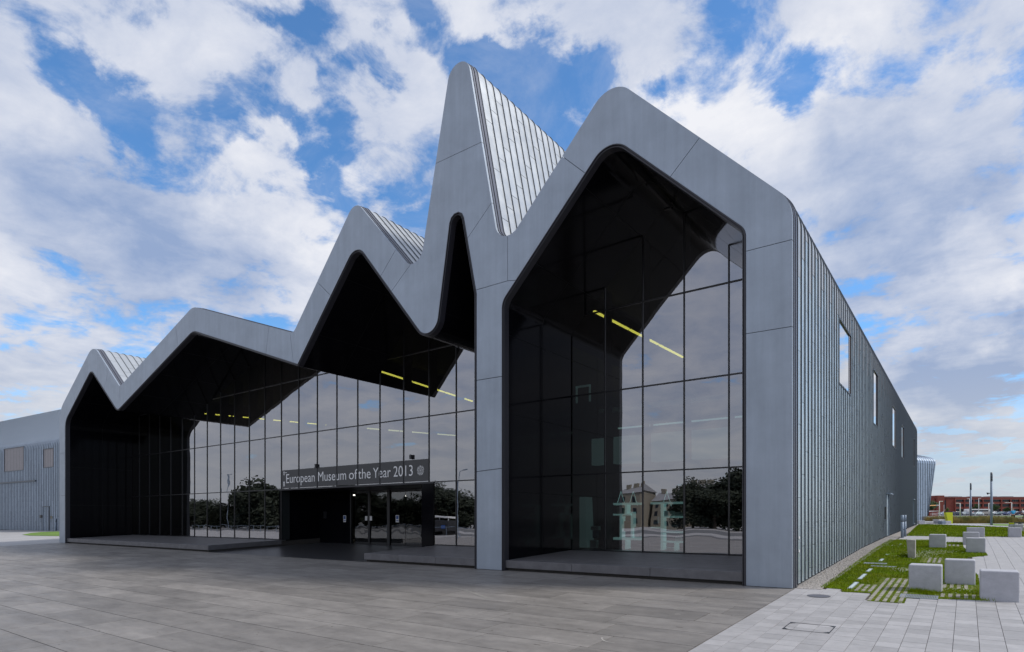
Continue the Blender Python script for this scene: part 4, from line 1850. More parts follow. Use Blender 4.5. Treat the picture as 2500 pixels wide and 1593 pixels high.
sheet(GX1, 12, 4, 84, -.014, 'paving_bed', M['joint'])
pp_ = empty('pale_paving')
tag(pp_, kind='structure')
cells, restm, cnt = [], MB(), 0
for c in range(50):
    x0 = GX1 + .012 + c * PX
    off = rs.uniform(0, PW)
    y = 6.2 + off
    while y < 82:
        hgt = PW if y < 60 else 1.4
        ctr = (x0 + PX / 2, y + hgt / 2)
        q = Vector((ctr[0], ctr[1], 0))
        dep = q.dot(CF)
        if c > 17 and ctr[1] < 14:
            y += hgt
            continue
        if dep > 1 and abs(q.dot(CR) / dep) < .93:
            if not (ctr[0] < -2.72 and ctr[1] > 15.8) and not inside(grassA, *ctr) and not inside(grassB, *ctr):
                cells.append((dep, x0, y, hgt))
        y += hgt
cells.sort()
for dep, x0, y, hgt in cells:
    inf = abs(((x0 + .15) * CR.x + (y + .1) * CR.y) / dep) < .84 and dep > 7.0
    if inf and cnt < 298:
        cnt += 1
        slope_box(x0 + .0035, x0 + PX - .0035, y + .0035, y + hgt - .0035, -.04, rs.uniform(-.001, .001)).build('paving_slab', M['slab'], pp_)
    else:
        slope_box(x0 + .0035, x0 + PX - .0035, y + .0035, y + hgt - .0035, -.04, 0, restm)
tag(restm.build('paving_slabs', M['slab'], pp_), kind='stuff')

# gravel border along the wall
poly_sheet([(GX1 + .0, 15.72), (-2.74, 15.72), (-2.74, 35), (-2.8, 60.8), (GX1, 60.8)], -.004, 'gravel_bed', M['gravel_bed'])
gv = MB()
rg = random.Random(11)
for _ in range(9000):
    y = 15.8 + (rg.random() ** 1.7) * 22
    x = rg.uniform(GX1 + .02, -2.72)
    r = rg.uniform(.010, .022)
    z = g(y) + r * .4
    a = rg.random() * 3
    c_, s_ = math.cos(a) * r, math.sin(a) * r
    gv.add([(x + c_, y + s_, z), (x - s_, y + c_ * .8, z), (x - c_, y - s_, z), (x + s_, y - c_ * .8, z), (x, y, z + r * .8), (x, y, z - r)],
           [(0, 1, 4), (1, 2, 4), (2, 3, 4), (3, 0, 4), (1, 0, 5), (2, 1, 5), (3, 2, 5), (0, 3, 5)])
tag(gv.build('gravel', M['gravel']), 'grey gravel strip along the foot of the zinc wall', 'gravel', kind='stuff')

# grass
poly_sheet(grassA, .004, 'lawn', M['soil'])
poly_sheet(grassB, .004, 'lawn', M['soil'])
gC = [tuple(gp(*p)[:2]) for p in [(2392, 1281), (2430, 1284), (2510, 1286), (2510, 1281), (2430, 1279.5)]]
poly_sheet(gC, .004, 'lawn', M['far_grass'])
gD = [tuple(gp(*p)[:2]) for p in [(54, 1306), (75, 1302), (100, 1299.5), (143, 1298), (160, 1310), (143, 1309), (70, 1308)]]
poly_sheet(gD, .004, 'lawn', M['far_grass'])


SETT = [(-1.66, -.98, 14.62, 18.6), (-2.05, -1.66, 15.9, 17.1), (-.45, .22, 15.78, 16.35), (-.45, .12, 17.2, 17.95), (-1.08, -.6, 22.9, 24.6), (-.75, -.2, 30.2, 31.3)]


def sett_at(x, y):
    for (x0, x1, y0, y1) in SETT:
        if x0 <= x <= x1 and y0 <= y <= y1:
            return ((x - GX1) / .135) % 1 < .55
    return False


st = MB()
rg = random.Random(5)
ncol = 0
for c in range(60):
    xa = GX1 + c * .135
    y = 14.64
    while y < 32:
        if inside(grassA, xa + .035, y) and sett_at(xa + .03, y) and rg.random() > .12:
            st_h = rg.uniform(.008, .014)
            slope_box(xa + .002, xa + .07, y, y + .05, -.02, st_h, st)
        y += .062
tag(st.build('stone_setts', M['sett']), 'strips of small stone setts laid in the lawn beside the blocks', 'setts', kind='stuff')


CLEAR = [(-1.17, -.46, 15.38, 15.95), (-1.12, -.4, 16.6, 17.0)]
for p0, p1, dp in (((2107, 1377.5), (2164, 1378.5), .33), ((2125, 1384.5), (2188, 1385.5), .2)):
    A, B = gp(*p0), gp(*p1)
    CLEAR.append((A.x - .02, B.x + .02, (A.y + B.y) / 2 - .1, (A.y + B.y) / 2 + dp + .05))
for a_, b_ in (((2073.5, 1438), (2093, 1422.5)), ((2098, 1415.5), (2113, 1402.5)), ((2118, 1397), (2127, 1389.5)), ((2149.5, 1371.2), (2155, 1365.5))):
    A, B = gp(*a_), gp(*b_)
    CLEAR.append(((A.x + B.x) / 2 - .06, (A.x + B.x) / 2 + .06, A.y - .1, B.y))


def blades(poly, n, ymin, ymax, hmin, hmax, w, mb, skip=True, power=1.0):
    xs = [p[0] for p in poly]
    x0, x1 = min(xs), max(xs)
    k = 0
    tries = 0
    while k < n and tries < n * 6:
        tries += 1
        y = ymin + (rg.random() ** power) * (ymax - ymin)
        x = rg.uniform(x0, x1)
        if not inside(poly, x, y):
            continue
        if skip and any(a < x < b and c < y < d for (a, b, c, d) in CLEAR):
            continue
        if skip and sett_at(x, y) and rg.random() < .97:
            continue
        h = rg.uniform(hmin, hmax)
        if skip and any(a - .1 < x < b + .1 and c - .1 < y < d + .1 for (a, b, c, d) in SETT):
            h *= .45
        a = rg.random() * 6.28
        lx, ly = math.cos(a) * h * .5, math.sin(a) * h * .5
        wx, wy = math.cos(a + 1.57) * w, math.sin(a + 1.57) * w
        z = g(y)
        mb.v += [(x - wx, y - wy, z), (x + wx, y + wy, z), (x + lx, y + ly, z + h)]
        q = len(mb.v)
        mb.f.append((q - 3, q - 2, q - 1))
        k += 1


gb = MB()
blades(grassA, 110000, 14.6, 34, .02, .05, .0055, gb, power=1.4)
blades(grassA, 5000, 15.85, 34, .05, .09, .006, gb, power=1.5)
blades(grassB, 30000, min(p[1] for p in grassB), max(p[1] for p in grassB), .03, .08, .014, gb, skip=False)
tag(gb.build('grass', M['grass']), 'short bright green grass growing beside the zinc wall', 'grass', kind='stuff')
cl = MB()
for px, py, r, n in ((2240, 1360, .5, 160), (2270, 1352, .5, 120), (2205, 1394, .3, 90), (2300, 1350, .5, 60), (2290, 1422, .2, 30), (2340, 1443, .25, 30), (2180, 1335, .5, 20)):
    c = gp(px, py)
    for _ in range(n):
        x, y = c.x + rg.gauss(0, r * .5), c.y + rg.gauss(0, r)
        if inside(grassA, x, y):
            z = g(y) + .045
            r_ = .008
            cl.add([(x + r_, y, z), (x, y + r_, z), (x - r_, y, z), (x, y - r_, z), (x, y, z + r_), (x, y, z - r_)],
                   [(0, 1, 4), (1, 2, 4), (2, 3, 4), (3, 0, 4), (1, 0, 5), (2, 1, 5), (3, 2, 5), (0, 3, 5)])
tag(cl.build('clover_flowers', M['clover']), 'tiny white clover flowers scattered through the grass', 'clover', kind='stuff')
# tufts at the feet of the blocks
tf = MB()
for px, py, n, h in ((2235, 1446, 260, .13), (2262, 1449, 200, .12), (2285, 1450, 90, .09), (2375, 1427, 130, .11), (2350, 1426, 60, .08), (2207, 1361, 260, .2), (2395, 1466, 120, .1), (2300, 1427, 60, .08)):
    c = gp(px, py)
    for _ in range(n):
        x, y = c.x + rg.gauss(0, .09), c.y + rg.gauss(0, .05)
        hh = rg.uniform(.4, 1) * h
        a = rg.random() * 6.28
        w = .004
        tf.add([(x - w, y, g(y)), (x + w, y, g(y)), (x + math.cos(a) * hh * .5, y + math.sin(a) * hh * .5, g(y) + hh)], [(0, 1, 2)])
tag(tf.build('grass_tufts', M['grass']), 'longer green grass tufts at the feet of the concrete blocks', 'grass', kind='stuff')

# ground lights, grates, covers
lab = ['ground light strip in the lawn nearest the pale paving', 'second ground light strip in the lawn from the pale paving', 'broken ground light strip beside the lawn grates',
       'short ground light strip just beyond the lawn grates', 'faint far ground light strip in the lawn', 'farthest ground light strip before the upright stone']
for (a, b), l in zip([((2073.5, 1438), (2093, 1422.5)), ((2098, 1415.5), (2113, 1402.5)), ((2118, 1397), (2127, 1389.5)), ((2149.5, 1371.2), (2155, 1365.5)), ((2164, 1356.5), (2168.5, 1353)), ((2198, 1330.5), (2200.5, 1328))], lab):
    A, B = gp(*a), gp(*b)
    xm = (A.x + B.x) / 2
    y0_, y1_ = min(A.y, B.y), max(A.y, B.y)
    r = empty('ground_light', (0, 0, 0))
    slope_box(xm - .05, xm + .05, y0_, y1_, -.05, .012).build('frame', M['grate'], r)
    slope_box(xm - .032, xm + .032, y0_ + .05, y1_ - .05, .012, .016).build('lens', M['led'], r)
    tag(r, l, 'ground light', 'ground lights in a line through the lawn')


def grate(p0, p1, depth, label, n):
    A, B = gp(*p0), gp(*p1)
    r = empty('drain_grate', (0, 0, 0))
    y0_ = (A.y + B.y) / 2 + .01
    x0_, x1_ = A.x, B.x
    mb = MB()
    slope_box(x0_, x1_, y0_, y0_ + .02, -.02, .014, mb)
    slope_box(x0_, x1_, y0_ + depth - .02, y0_ + depth, -.02, .014, mb)
    slope_box(x0_, x0_ + .02, y0_, y0_ + depth, -.02, .0145, mb)
    slope_box(x1_ - .02, x1_, y0_, y0_ + depth, -.02, .0145, mb)
    mb.build('frame', M['grate'], r)
    slope_box(x0_, x1_, y0_, y0_ + depth, -.03, .002).build('pit', M['dark_steel'], r)
    w = (x1_ - x0_ - .04) / n
    for k in range(n):
        slope_box(x0_ + .02 + k * w + w * .2, x0_ + .02 + (k + 1) * w - w * .2, y0_ + .02, y0_ + depth - .02, .0, .013).build('bar', M['grate'], r)
    tag(r, label, 'drain grate')


grate((2195, 1459), (2289, 1465.5), .50, 'wide steel drain grate at the foot of the front left block', 22)
grate((2107, 1377.5), (2164, 1378.5), .33, 'farther ribbed steel drain grate in the middle of the lawn', 20)
grate((2125, 1384.5), (2188, 1385.5), .2, 'thin steel drain grate just in front of the ribbed lawn grate', 6)
c = gp(1999, 1456)
mh = empty('manhole_cover', (c.x, c.y, c.z))
mh.rotation_euler = (math.atan(.041), 0, 0)
mb = MB()
mb.tube((0, 0, -.02), (0, 0, .006), .215, n=32)
mb.build('lid', M['cover_metal'], mh)
mb = MB()
for k in range(32):
    t0, t1 = 2 * math.pi * k / 32, 2 * math.pi * (k + 1) / 32
    mb.add([(r * math.cos(t), r * math.sin(t), .008) for r, t in ((.215, t0), (.23, t0), (.23, t1), (.215, t1))], [(0, 3, 2, 1)[::-1]])
mb.build('rim', M['dark_steel'], mh)
tag(mh, 'round dark metal manhole cover in the pale paving near the museum corner', 'manhole cover')
A, B, C_, D_ = gp(1929, 1520), gp(2041, 1529.6), gp(2025.6, 1547), gp(1909, 1537)
fr = empty('access_cover')
x0_, x1_ = (A.x + D_.x) / 2, (B.x + C_.x) / 2
y1_, y0_ = (A.y + B.y) / 2, (C_.y + D_.y) / 2
mb = MB()
w = .014
for (a, b, c1, d1) in ((x0_, x1_, y0_, y0_ + w), (x0_, x1_, y1_ - w, y1_), (x0_, x0_ + w, y0_, y1_), (x1_ - w, x1_, y0_, y1_)):
    slope_box(a, b, c1, d1, -.02, .0045 + (.0003 if b - a < .1 else 0), mb)
mb.build('frame', M['dark_steel'], fr)
for sx, sy in ((0, 0), (0, 1), (1, 0), (1, 1)):
    xa, ya = (x0_, x1_)[sx], (y0_, y1_)[sy]
    ux, uy = (1, -1)[sx], (1, -1)[sy]
    pts = [(xa + ux * .015, ya + uy * .015), (xa + ux * .10, ya + uy * .015), (xa + ux * .015, ya + uy * .12)]
    if ux * uy < 0:
        pts = pts[::-1]
    MB().add([(p[0], p[1], g(p[1]) + .0052) for p in pts], [(0, 1, 2)]).build('corner_plate', M['dark_steel'], fr)
tag(fr, 'rectangular dark framed access cover filled with pale slabs', 'access cover')

# ------------------------------------------------------------------ concrete blocks


def block(p_l, p_r, py_top, depth, label, name='concrete_block', mat='concrete', cat='block', group='pale concrete seating blocks', bev=.03):
    A, B = gp(*p_l), gp(*p_r)
    y = (A.y + B.y) / 2
    # place exactly on a line parallel to the facade
    a = onY(p_l[0], p_l[1], y)
    b = onY(p_r[0], p_r[1], y)
    zt = (onY(p_l[0], py_top, y).z)
    h = zt - g(y)
    mb = MB()
    w = b.x - a.x
    mb.box(-w / 2, w / 2, 0, depth, -.06, h)
    o = mb.build(name, M[mat], None, bevel=bev, seg=3)
    o.location = ((a.x + b.x) / 2, y, g(y))
    for pl in o.data.polygons:
        pl.use_smooth = False
    tag(o, label, cat, group)
    return o


block((2218.3, 1441), (2299.5, 1449), 1378.5, .58, 'pale concrete block standing behind the wide drain grate')
block((2306, 1426.5), (2381.5, 1429), 1366, .58, 'pale concrete block standing back between the two front blocks')
block((2392.4, 1466.4), (2489.5, 1471), 1393, .58, 'largest looking front concrete block at the lawn corner')
block((2268, 1337), (2309.5, 1339.5), 1305, .6, 'lone concrete block in the lawn in front of the slab path')
block((2358, 1349), (2406.5, 1351.5), 1313.5, .6, 'front block of the group of three concrete blocks by the slab path')
block((2350.5, 1330), (2391, 1331.5), 1299.5, .6, 'middle block of the group of three concrete blocks by the slab path')
block((2360, 1311), (2404, 1312), 1288.2, .6, 'rear block of the group of three concrete blocks by the slab path')
block((2462, 1311.5), (2494.5, 1313), 1288.5, .6, 'front block of the far group at the edge of the far lawn')
block((2476.5, 1297.5), (2498.5, 1298.5), 1280.2, .8, 'block hidden partly behind the far group front block')
o = block((2463.5, 1295), (2476.5, 1296), 1280.6, .7, 'small concrete block with a yellow top in the far group')
dm = o.dimensions
MB().box(-dm.x / 2 + .01, dm.x / 2 - .01, .01, dm.y - .01, o.data.vertices[0].co.z * 0 + max(v.co.z for v in o.data.vertices) + .002, max(v.co.z for v in o.data.vertices) + .10).build('yellow_top', M['yellow'], o)
# upright stone
A, B = gp(2216.5, 1363), gp(2235.5, 1365)
y = (A.y + B.y) / 2
a, b = onY(2214.5, 1316, y), onY(2234.5, 1365, y)
h = onY(2214, 1318, y).z - g(y)
mb = MB()
w = b.x - a.x
mb.add([(0.03, 0, -.05), (w, 0, -.05), (w, .34, -.05), (0.03, .34, -.05), (-.02, 0, h), (w, 0, h - .01), (w, .34, h), (-.02, .34, h)],
       [(0, 3, 2, 1), (4, 5, 6, 7), (0, 1, 5, 4), (1, 2, 6, 5), (2, 3, 7, 6), (3, 0, 4, 7)])
o = mb.build('upright_stone', M['concrete_old'], None, bevel=.012)
o.location = (a.x, y, g(y))
tag(o, 'narrow upright stained stone post in the lawn with long grass at its foot', 'stone post')


# light bollards
def bollard(px, pyb, pyt, wpx, label, z_base=None, t=None):
    p = gp(px, pyb)
    dpt = Vector((p.x, p.y, 0)).dot(CF)
    h = (pyb - pyt) / F * dpt
    r = wpx / F * dpt / 2
    o = empty('light_bollard', (p.x, p.y, p.z), CAMROT)
    MB().tube((0, 0, -.05), (0, 0, h * .70), r, n=16).build('post', M['steel'], o, smooth=True)
    MB().tube((0, 0, h * .70), (0, 0, h * .715), r * .9, n=16).build('joint_ring', M['dark_steel'], o)
    MB().tube((0, 0, h * .715), (0, 0, h), r, n=16).build('head', M['steel'], o, smooth=True)
    MB().box(r * .55, r * 1.02, -r * .4, r * .2, h * .80, h * .985).build('lamp_slot', M['dark_steel'], o)
    MB().box(r * .3, r * 1.0, -r * .99, -r * .5, h * .35, h * .39).build('lamp_slot', M['dark_steel'], o)
    tag(o, label, 'bollard', 'steel light bollards')
    return o


bollard(2202.8, 1313.6, 1258, 6.6, 'nearer of the two steel light bollards by the side wall')
bollard(2209.7, 1310.6, 1258, 5.4, 'farther of the two steel light bollards by the side wall')
bollard(85.4, 1294.5, 1266, 3.2, 'light bollard beside the black box on the left wing')
bollard(136.3, 1296, 1266.5, 2.4, 'light bollard next to the left end of the facade')


# poles
def pole(px, pyb, pyt, wpx, label, capf=.17):
    p = gp(px, pyb)
    dpt = Vector((p.x, p.y, 0)).dot(CF)
    h = (pyb - pyt) / F * dpt
    r = wpx / F * dpt / 2
    o = empty('lighting_column', (p.x, p.y, p.z), CAMROT)
    MB().tube((0, 0, -.1), (0, 0, h * (1 - capf)), r, r * .92, n=14).build('shaft', M['steel'], o, smooth=True)
    MB().tube((0, 0, h * (1 - capf)), (0, 0, h), r * .9, r * .85, n=14).build('lamp_head', M['dark_steel'], o, smooth=True)
    for k in range(5):
        z = h * (1 - capf) + h * capf * (k + .5) / 5.5
        MB().tube((0, 0, z), (0, 0, z + .03), r * .96, n=14).build('louvre', M['steel'], o)
    tag(o, label, 'lighting column', 'tall steel lighting columns')
    return o, p, dpt


o, p, dpt = pole(2420.6, 1282.6, 1154, 5.4, 'taller near steel lighting column with a camera on its side')
k = dpt / F
cm = empty('security_camera', (p.x, p.y, p.z + (1282.6 - 1206) * k), CAMROT)
mb = MB()
mb.tube((-2 * k, 0, 1.6 * k), (-5 * k, 0, 1.2 * k), .012)
mb.build('bracket', M['dark_steel'], cm)
mb = MB()
mb.tube((-11 * k, 0, 1.5 * k), (-4.4 * k, 0, 1.0 * k), 1.6 * k, 1.1 * k, n=10)
mb.build('housing', M['dark_steel'], cm, smooth=True)
mb = MB()
mb.tube((-9 * k, 0, .4 * k), (-9 * k, 0, -2.4 * k), 1.8 * k, .7 * k, n=10)
mb.build('dome', M['dark_steel'], cm, smooth=True)
tag(cm, 'dark dome security camera on the side of the taller column', 'security camera')
# the farther column stands behind the reeds: base given on the terrain at its distance
o, p2, d2 = pole(2370, 1278.0, 1180, 4.0, 'shorter farther lighting column rising behind the tall grass')

# ------------------------------------------------------------------ far right: terrace, boards, ship, reeds, person


def camobj(name, px, t, py=None, z=None):
    q = at(px, 1268, t)
    zz = g(q.y) if z is None else z
    o = empty(name, (q.x, q.y, zz), CAMROT)
    return o, t / F


def lbox(name, mat, par, pxs, pys, px0, t, dep, bev=0, y0=0.0, zb=None):
    """box in a camera-facing local frame given its pixel edges at distance t"""
    k = t / F
    z0 = (EYE + (1268 - pys[1]) * k) - par.location.z
    z1 = (EYE + (1268 - pys[0]) * k) - par.location.z
    if zb is not None:
        z0 = zb
    return MB().box((pxs[0] - px0) * k, (pxs[1] - px0) * k, y0, y0 + dep, z0, z1).build(name, mat, par, bevel=bev)


T = 66
for (x0p, x1p, y0p, y1p, t, dep, mat, nm, lb, cat) in [
        (2239, 2322, 1273, 1280, 64, .6, 'white_stone', 'low_wall', 'long low white stone wall beyond the far end of the side wall', 'wall'),
        (2244, 2258.5, 1271.5, 1279.5, 61.5, .7, 'concrete', 'concrete_block', 'grey block at the left end of the low white wall', 'block'),
        (2294, 2306, 1272, 1280, 60, .9, 'concrete', 'concrete_block', 'grey block standing before the middle of the low white wall', 'block'),
        (2300, 2309, 1272.3, 1282, 57, .6, 'steel', 'steel_cabinet', 'blue grey steel cabinet at the lawn edge by the low white wall', 'cabinet'),
        (2309.5, 2322.6, 1272.3, 1279.7, 60, .8, 'concrete', 'concrete_block', 'grey block to the right of the blue grey cabinet', 'block'),
        (2264, 2276, 1261, 1273, 71, 1.0, 'concrete', 'concrete_block', 'tall grey block under the raking end of the rear wing', 'block'),
        (2279, 2292.5, 1266.5, 1272.5, 70, 1.0, 'concrete', 'concrete_block', 'grey block behind the low white wall near the ship', 'block'),
        (2292, 2314, 1268.5, 1273, 67, 1.0, 'white_stone', 'stone_bench', 'pale stone bench behind the low white wall', 'bench')]:
    o, k = camobj(nm, (x0p + x1p) / 2, t)
    px0 = (x0p + x1p) / 2
    z0 = EYE + (1268 - y1p) * k - o.location.z
    z1 = EYE + (1268 - y0p) * k - o.location.z
    ob = MB().box((x0p - px0) * k, (x1p - px0) * k, 0, dep, -.05 if nm != 'x' else z0, z1).build(nm, M[mat], None, bevel=.03)
    ob.location = o.location
    ob.rotation_euler = o.rotation_euler
    bpy.data.objects.remove(o)
    ob.name = nm
    tag(ob, lb, cat)
# yellow board
o, k = camobj('yellow_board', 2318, 63)
pts = [(2309.5, 1251.5), (2326, 1251.5), (2326.2, 1279.5), (2316, 1279.5)]
mb = MB()
f_ = [((x - 2318) * k, 0, EYE + (1268 - y) * k - o.location.z) for x, y in pts]
b_ = [(x, y + .35, z) for x, y, z in f_]
mb.add(f_ + b_, [(3, 2, 1, 0)[::-1], (4, 5, 6, 7)[::-1], (0, 4, 5, 1), (1, 5, 6, 2), (2, 6, 7, 3), (3, 7, 4, 0)])
mb.build('panel', M['yellow'], o)
MB().box((2310 - 2318) * k, (2325.6 - 2318) * k, .02, .33, f_[0][2], f_[0][2] + .09).build('cap', M['dark_steel'], o)
tag(o, 'bright yellow information board with a slanted left side and dark cap', 'information board')
# ship hull with boom and rails at the quay
o, k = camobj('sailing_ship', 2285, 96)
zr = o.location.z


def pz(y):
    return EYE + (1268 - y) * k - zr


mb = MB()
xs_ = [(2255, 1251.5), (2268, 1250.5), (2280, 1249.5), (2291, 1248.5)]
hull = [((x - 2285) * k, pz(y)) for x, y in xs_]
for (x0, z0), (x1, z1) in zip(hull, hull[1:]):
    mb.add([(x0, 0, -3), (x1, .4, -3), (x1, 0, z1), (x0, 0, z0), (x0, 5, -3), (x1, 5, -3), (x1, 5, z1), (x0, 5, z0)],
           [(0, 1, 2, 3), (4, 7, 6, 5), (3, 2, 6, 7), (0, 3, 7, 4), (1, 5, 6, 2)])
mb.build('hull', M['hull_red'], o)
MB().add([((2255 - 2285) * k, -.05, pz(1250.5)), ((2291.5 - 2285) * k, -.05, pz(1248.6)), ((2291.5 - 2285) * k, -.05, pz(1247.6)), ((2255 - 2285) * k, -.05, pz(1249.4)),
          ((2255 - 2285) * k, 5.1, pz(1250.5)), ((2291.5 - 2285) * k, 5.1, pz(1248.6)), ((2291.5 - 2285) * k, 5.1, pz(1247.6)), ((2255 - 2285) * k, 5.1, pz(1249.4))],
         [(0, 1, 2, 3), (4, 7, 6, 5), (0, 4, 5, 1), (3, 2, 6, 7), (1, 5, 6, 2), (0, 3, 7, 4)]).build('rubbing_strake', M['hull_white'], o)
MB().tube(((2255 - 2285) * k, 1, pz(1235.8)), ((2295 - 2285) * k, 1, pz(1234)), 1.1 * k, 1.0 * k).build('boom', M['orange'], o, smooth=True)
MB().tube(((2295 - 2285) * k, 1, pz(1234)), ((2303 - 2285) * k, 1, pz(1233.6)), .9 * k, .6 * k).build('boom_end', M['white_paint'], o, smooth=True)
for y0p, y1p in ((1255.5, 1252), (1258, 1254.8), (1261, 1258)):
    MB().tube(((2268 - 2285) * k, -.3, pz(y0p)), ((2300 - 2285) * k, -.3, pz(y1p)), .35 * k, n=6).build('rail', M['hull_white'], o)
MB().tube(((2268 - 2285) * k, -.35, pz(1262.5)), ((2301 - 2285) * k, -.35, pz(1262.3)), .35 * k, n=6).build('rail', M['hull_white'], o)
for xp in (2273, 2290, 2300.8):
    MB().tube(((xp - 2285) * k, -.35, pz(1263)), ((xp - 2285) * k, -.35, pz(1252 if xp < 2300 else 1233)), .45 * k, n=6).build('stanchion', M['hull_white'], o)
MB().tube(((2278 - 2285) * k, 2, pz(1188)), ((2294 - 2285) * k, 2, pz(1234)), .04, n=5).build('stay', M['dark_steel'], o)
MB().tube(((2291.5 - 2285) * k, -.3, pz(1266)), ((2307 - 2285) * k, -.3, pz(1270.5)), .3 * k, n=5).build('gangway', M['wood'], o)
tag(o, 'red brown sailing ship hull with an orange boom moored behind the rear wing', 'ship')

# reeds: tall dry grass bank
rd = MB()
q0, q1 = at(2324, 1268, 66), at(2515, 1268, 62)
for _ in range(26000):
    u = rg.random()
    b = q0.lerp(q1, u) + CF * rg.uniform(0, 4.5)
    clump = .75 + .35 * math.sin(u * 41) * math.sin(u * 17 + 1) + rg.uniform(-.15, .15)
    h = .78 * clump
    a = rg.random() * 6.28
    lean = rg.uniform(0, .25)
    z = g(b.y)
    w = .018
    rd.v += [(b.x - w * CR.x, b.y - w * CR.y, z), (b.x + w * CR.x, b.y + w * CR.y, z), (b.x + math.cos(a) * lean, b.y + math.sin(a) * lean, z + h)]
    qn = len(rd.v)
    rd.f.append((qn - 3, qn - 2, qn - 1))
tag(rd.build('tall_grass', M['reed']), 'bank of tall brown and green grass behind the far lawn', 'tall grass', kind='stuff')
for i, (xp, yt, yb, lb) in enumerate([(2377.5, 1261.5, 1272, 'first slim wooden post left of the taller column'), (2380.5, 1261, 1272, 'second slim wooden post left of the taller column'), (2389, 1262.5, 1272, 'thin short wooden post in the reeds'),
                                      (2393, 1260, 1275, 'thick leaning wooden post in the reeds'), (2399.5, 1262.5, 1271, 'short dark post beside the thick leaning post'), (2408, 1260, 1271, 'wooden post between the leaning post and the taller column'),
                                      (2439, 1260, 1270, 'wooden post to the right of the taller column'), (2456.5, 1260.5, 1277, 'wooden post nearest the person in turquoise'), (2497, 1262, 1272, 'wooden post at the right edge behind the blocks')]):
    q = at(xp, 1268, 68)
    k = 68 / F
    h = EYE + (1268 - yt) * k - g(q.y)
    o = MB().add([(-.07, -.05, -.2), (.07, -.05, -.2), (.07, .05, -.2), (-.07, .05, -.2), (-.055, -.04, h), (.065, -.04, h - .04), (.065, .05, h - .02), (-.055, .05, h)],
                 [(0, 3, 2, 1), (4, 5, 6, 7), (0, 1, 5, 4), (1, 2, 6, 5), (2, 3, 7, 6), (3, 0, 4, 7)]).build('wooden_post', M['wood'])
    o.location = (q.x, q.y, g(q.y))
    o.rotation_euler = (0, 0, CAMROT)
    tag(o, lb, 'post', 'weathered posts in the tall grass')
# bench behind the far block group
q, k = at(2488, 1268, 52), 52 / F
o = empty('park_bench', (q.x, q.y, g(q.y)), CAMROT)
zt = EYE + (1268 - 1275.3) * k - g(q.y)
MB().box(-10.5 * k, 12 * k, 0, .45, zt - .06, zt).build('seat', M['dark_steel'], o)
for sx in (-8, 8):
    MB().box((sx - 1) * k, (sx + 1) * k, .05, .4, 0, zt - .06).build('leg', M['concrete'], o)
tag(o, 'low dark topped bench behind the far group of blocks', 'bench')


# ---- people
def skin_mesh(name, joints, edges, mat, parent, sub=1):
    me = bpy.data.meshes.new(name)
    me.from_pydata([j[0] for j in joints], edges, [])
    o = bpy.data.objects.new(name, me)
    COL.objects.link(o)
    sm = o.modifiers.new('skin', 'SKIN')
    for v, j in zip(me.skin_vertices[0].data, joints):
        v.radius = (j[1], j[1] if len(j) < 3 else j[2])
    me.skin_vertices[0].data[0].use_root = True
    ss = o.modifiers.new('sub', 'SUBSURF')
    ss.levels = ss.render_levels = sub
    bpy.context.view_layer.update()
    dg = bpy.context.evaluated_depsgraph_get()
    m2 = bpy.data.meshes.new_from_object(o.evaluated_get(dg))
    bpy.data.objects.remove(o)
    m2.name = name
    m2.materials.clear()
    m2.materials.append(mat)
    for p in m2.polygons:
        p.use_smooth = True
    return link(name, m2, parent)


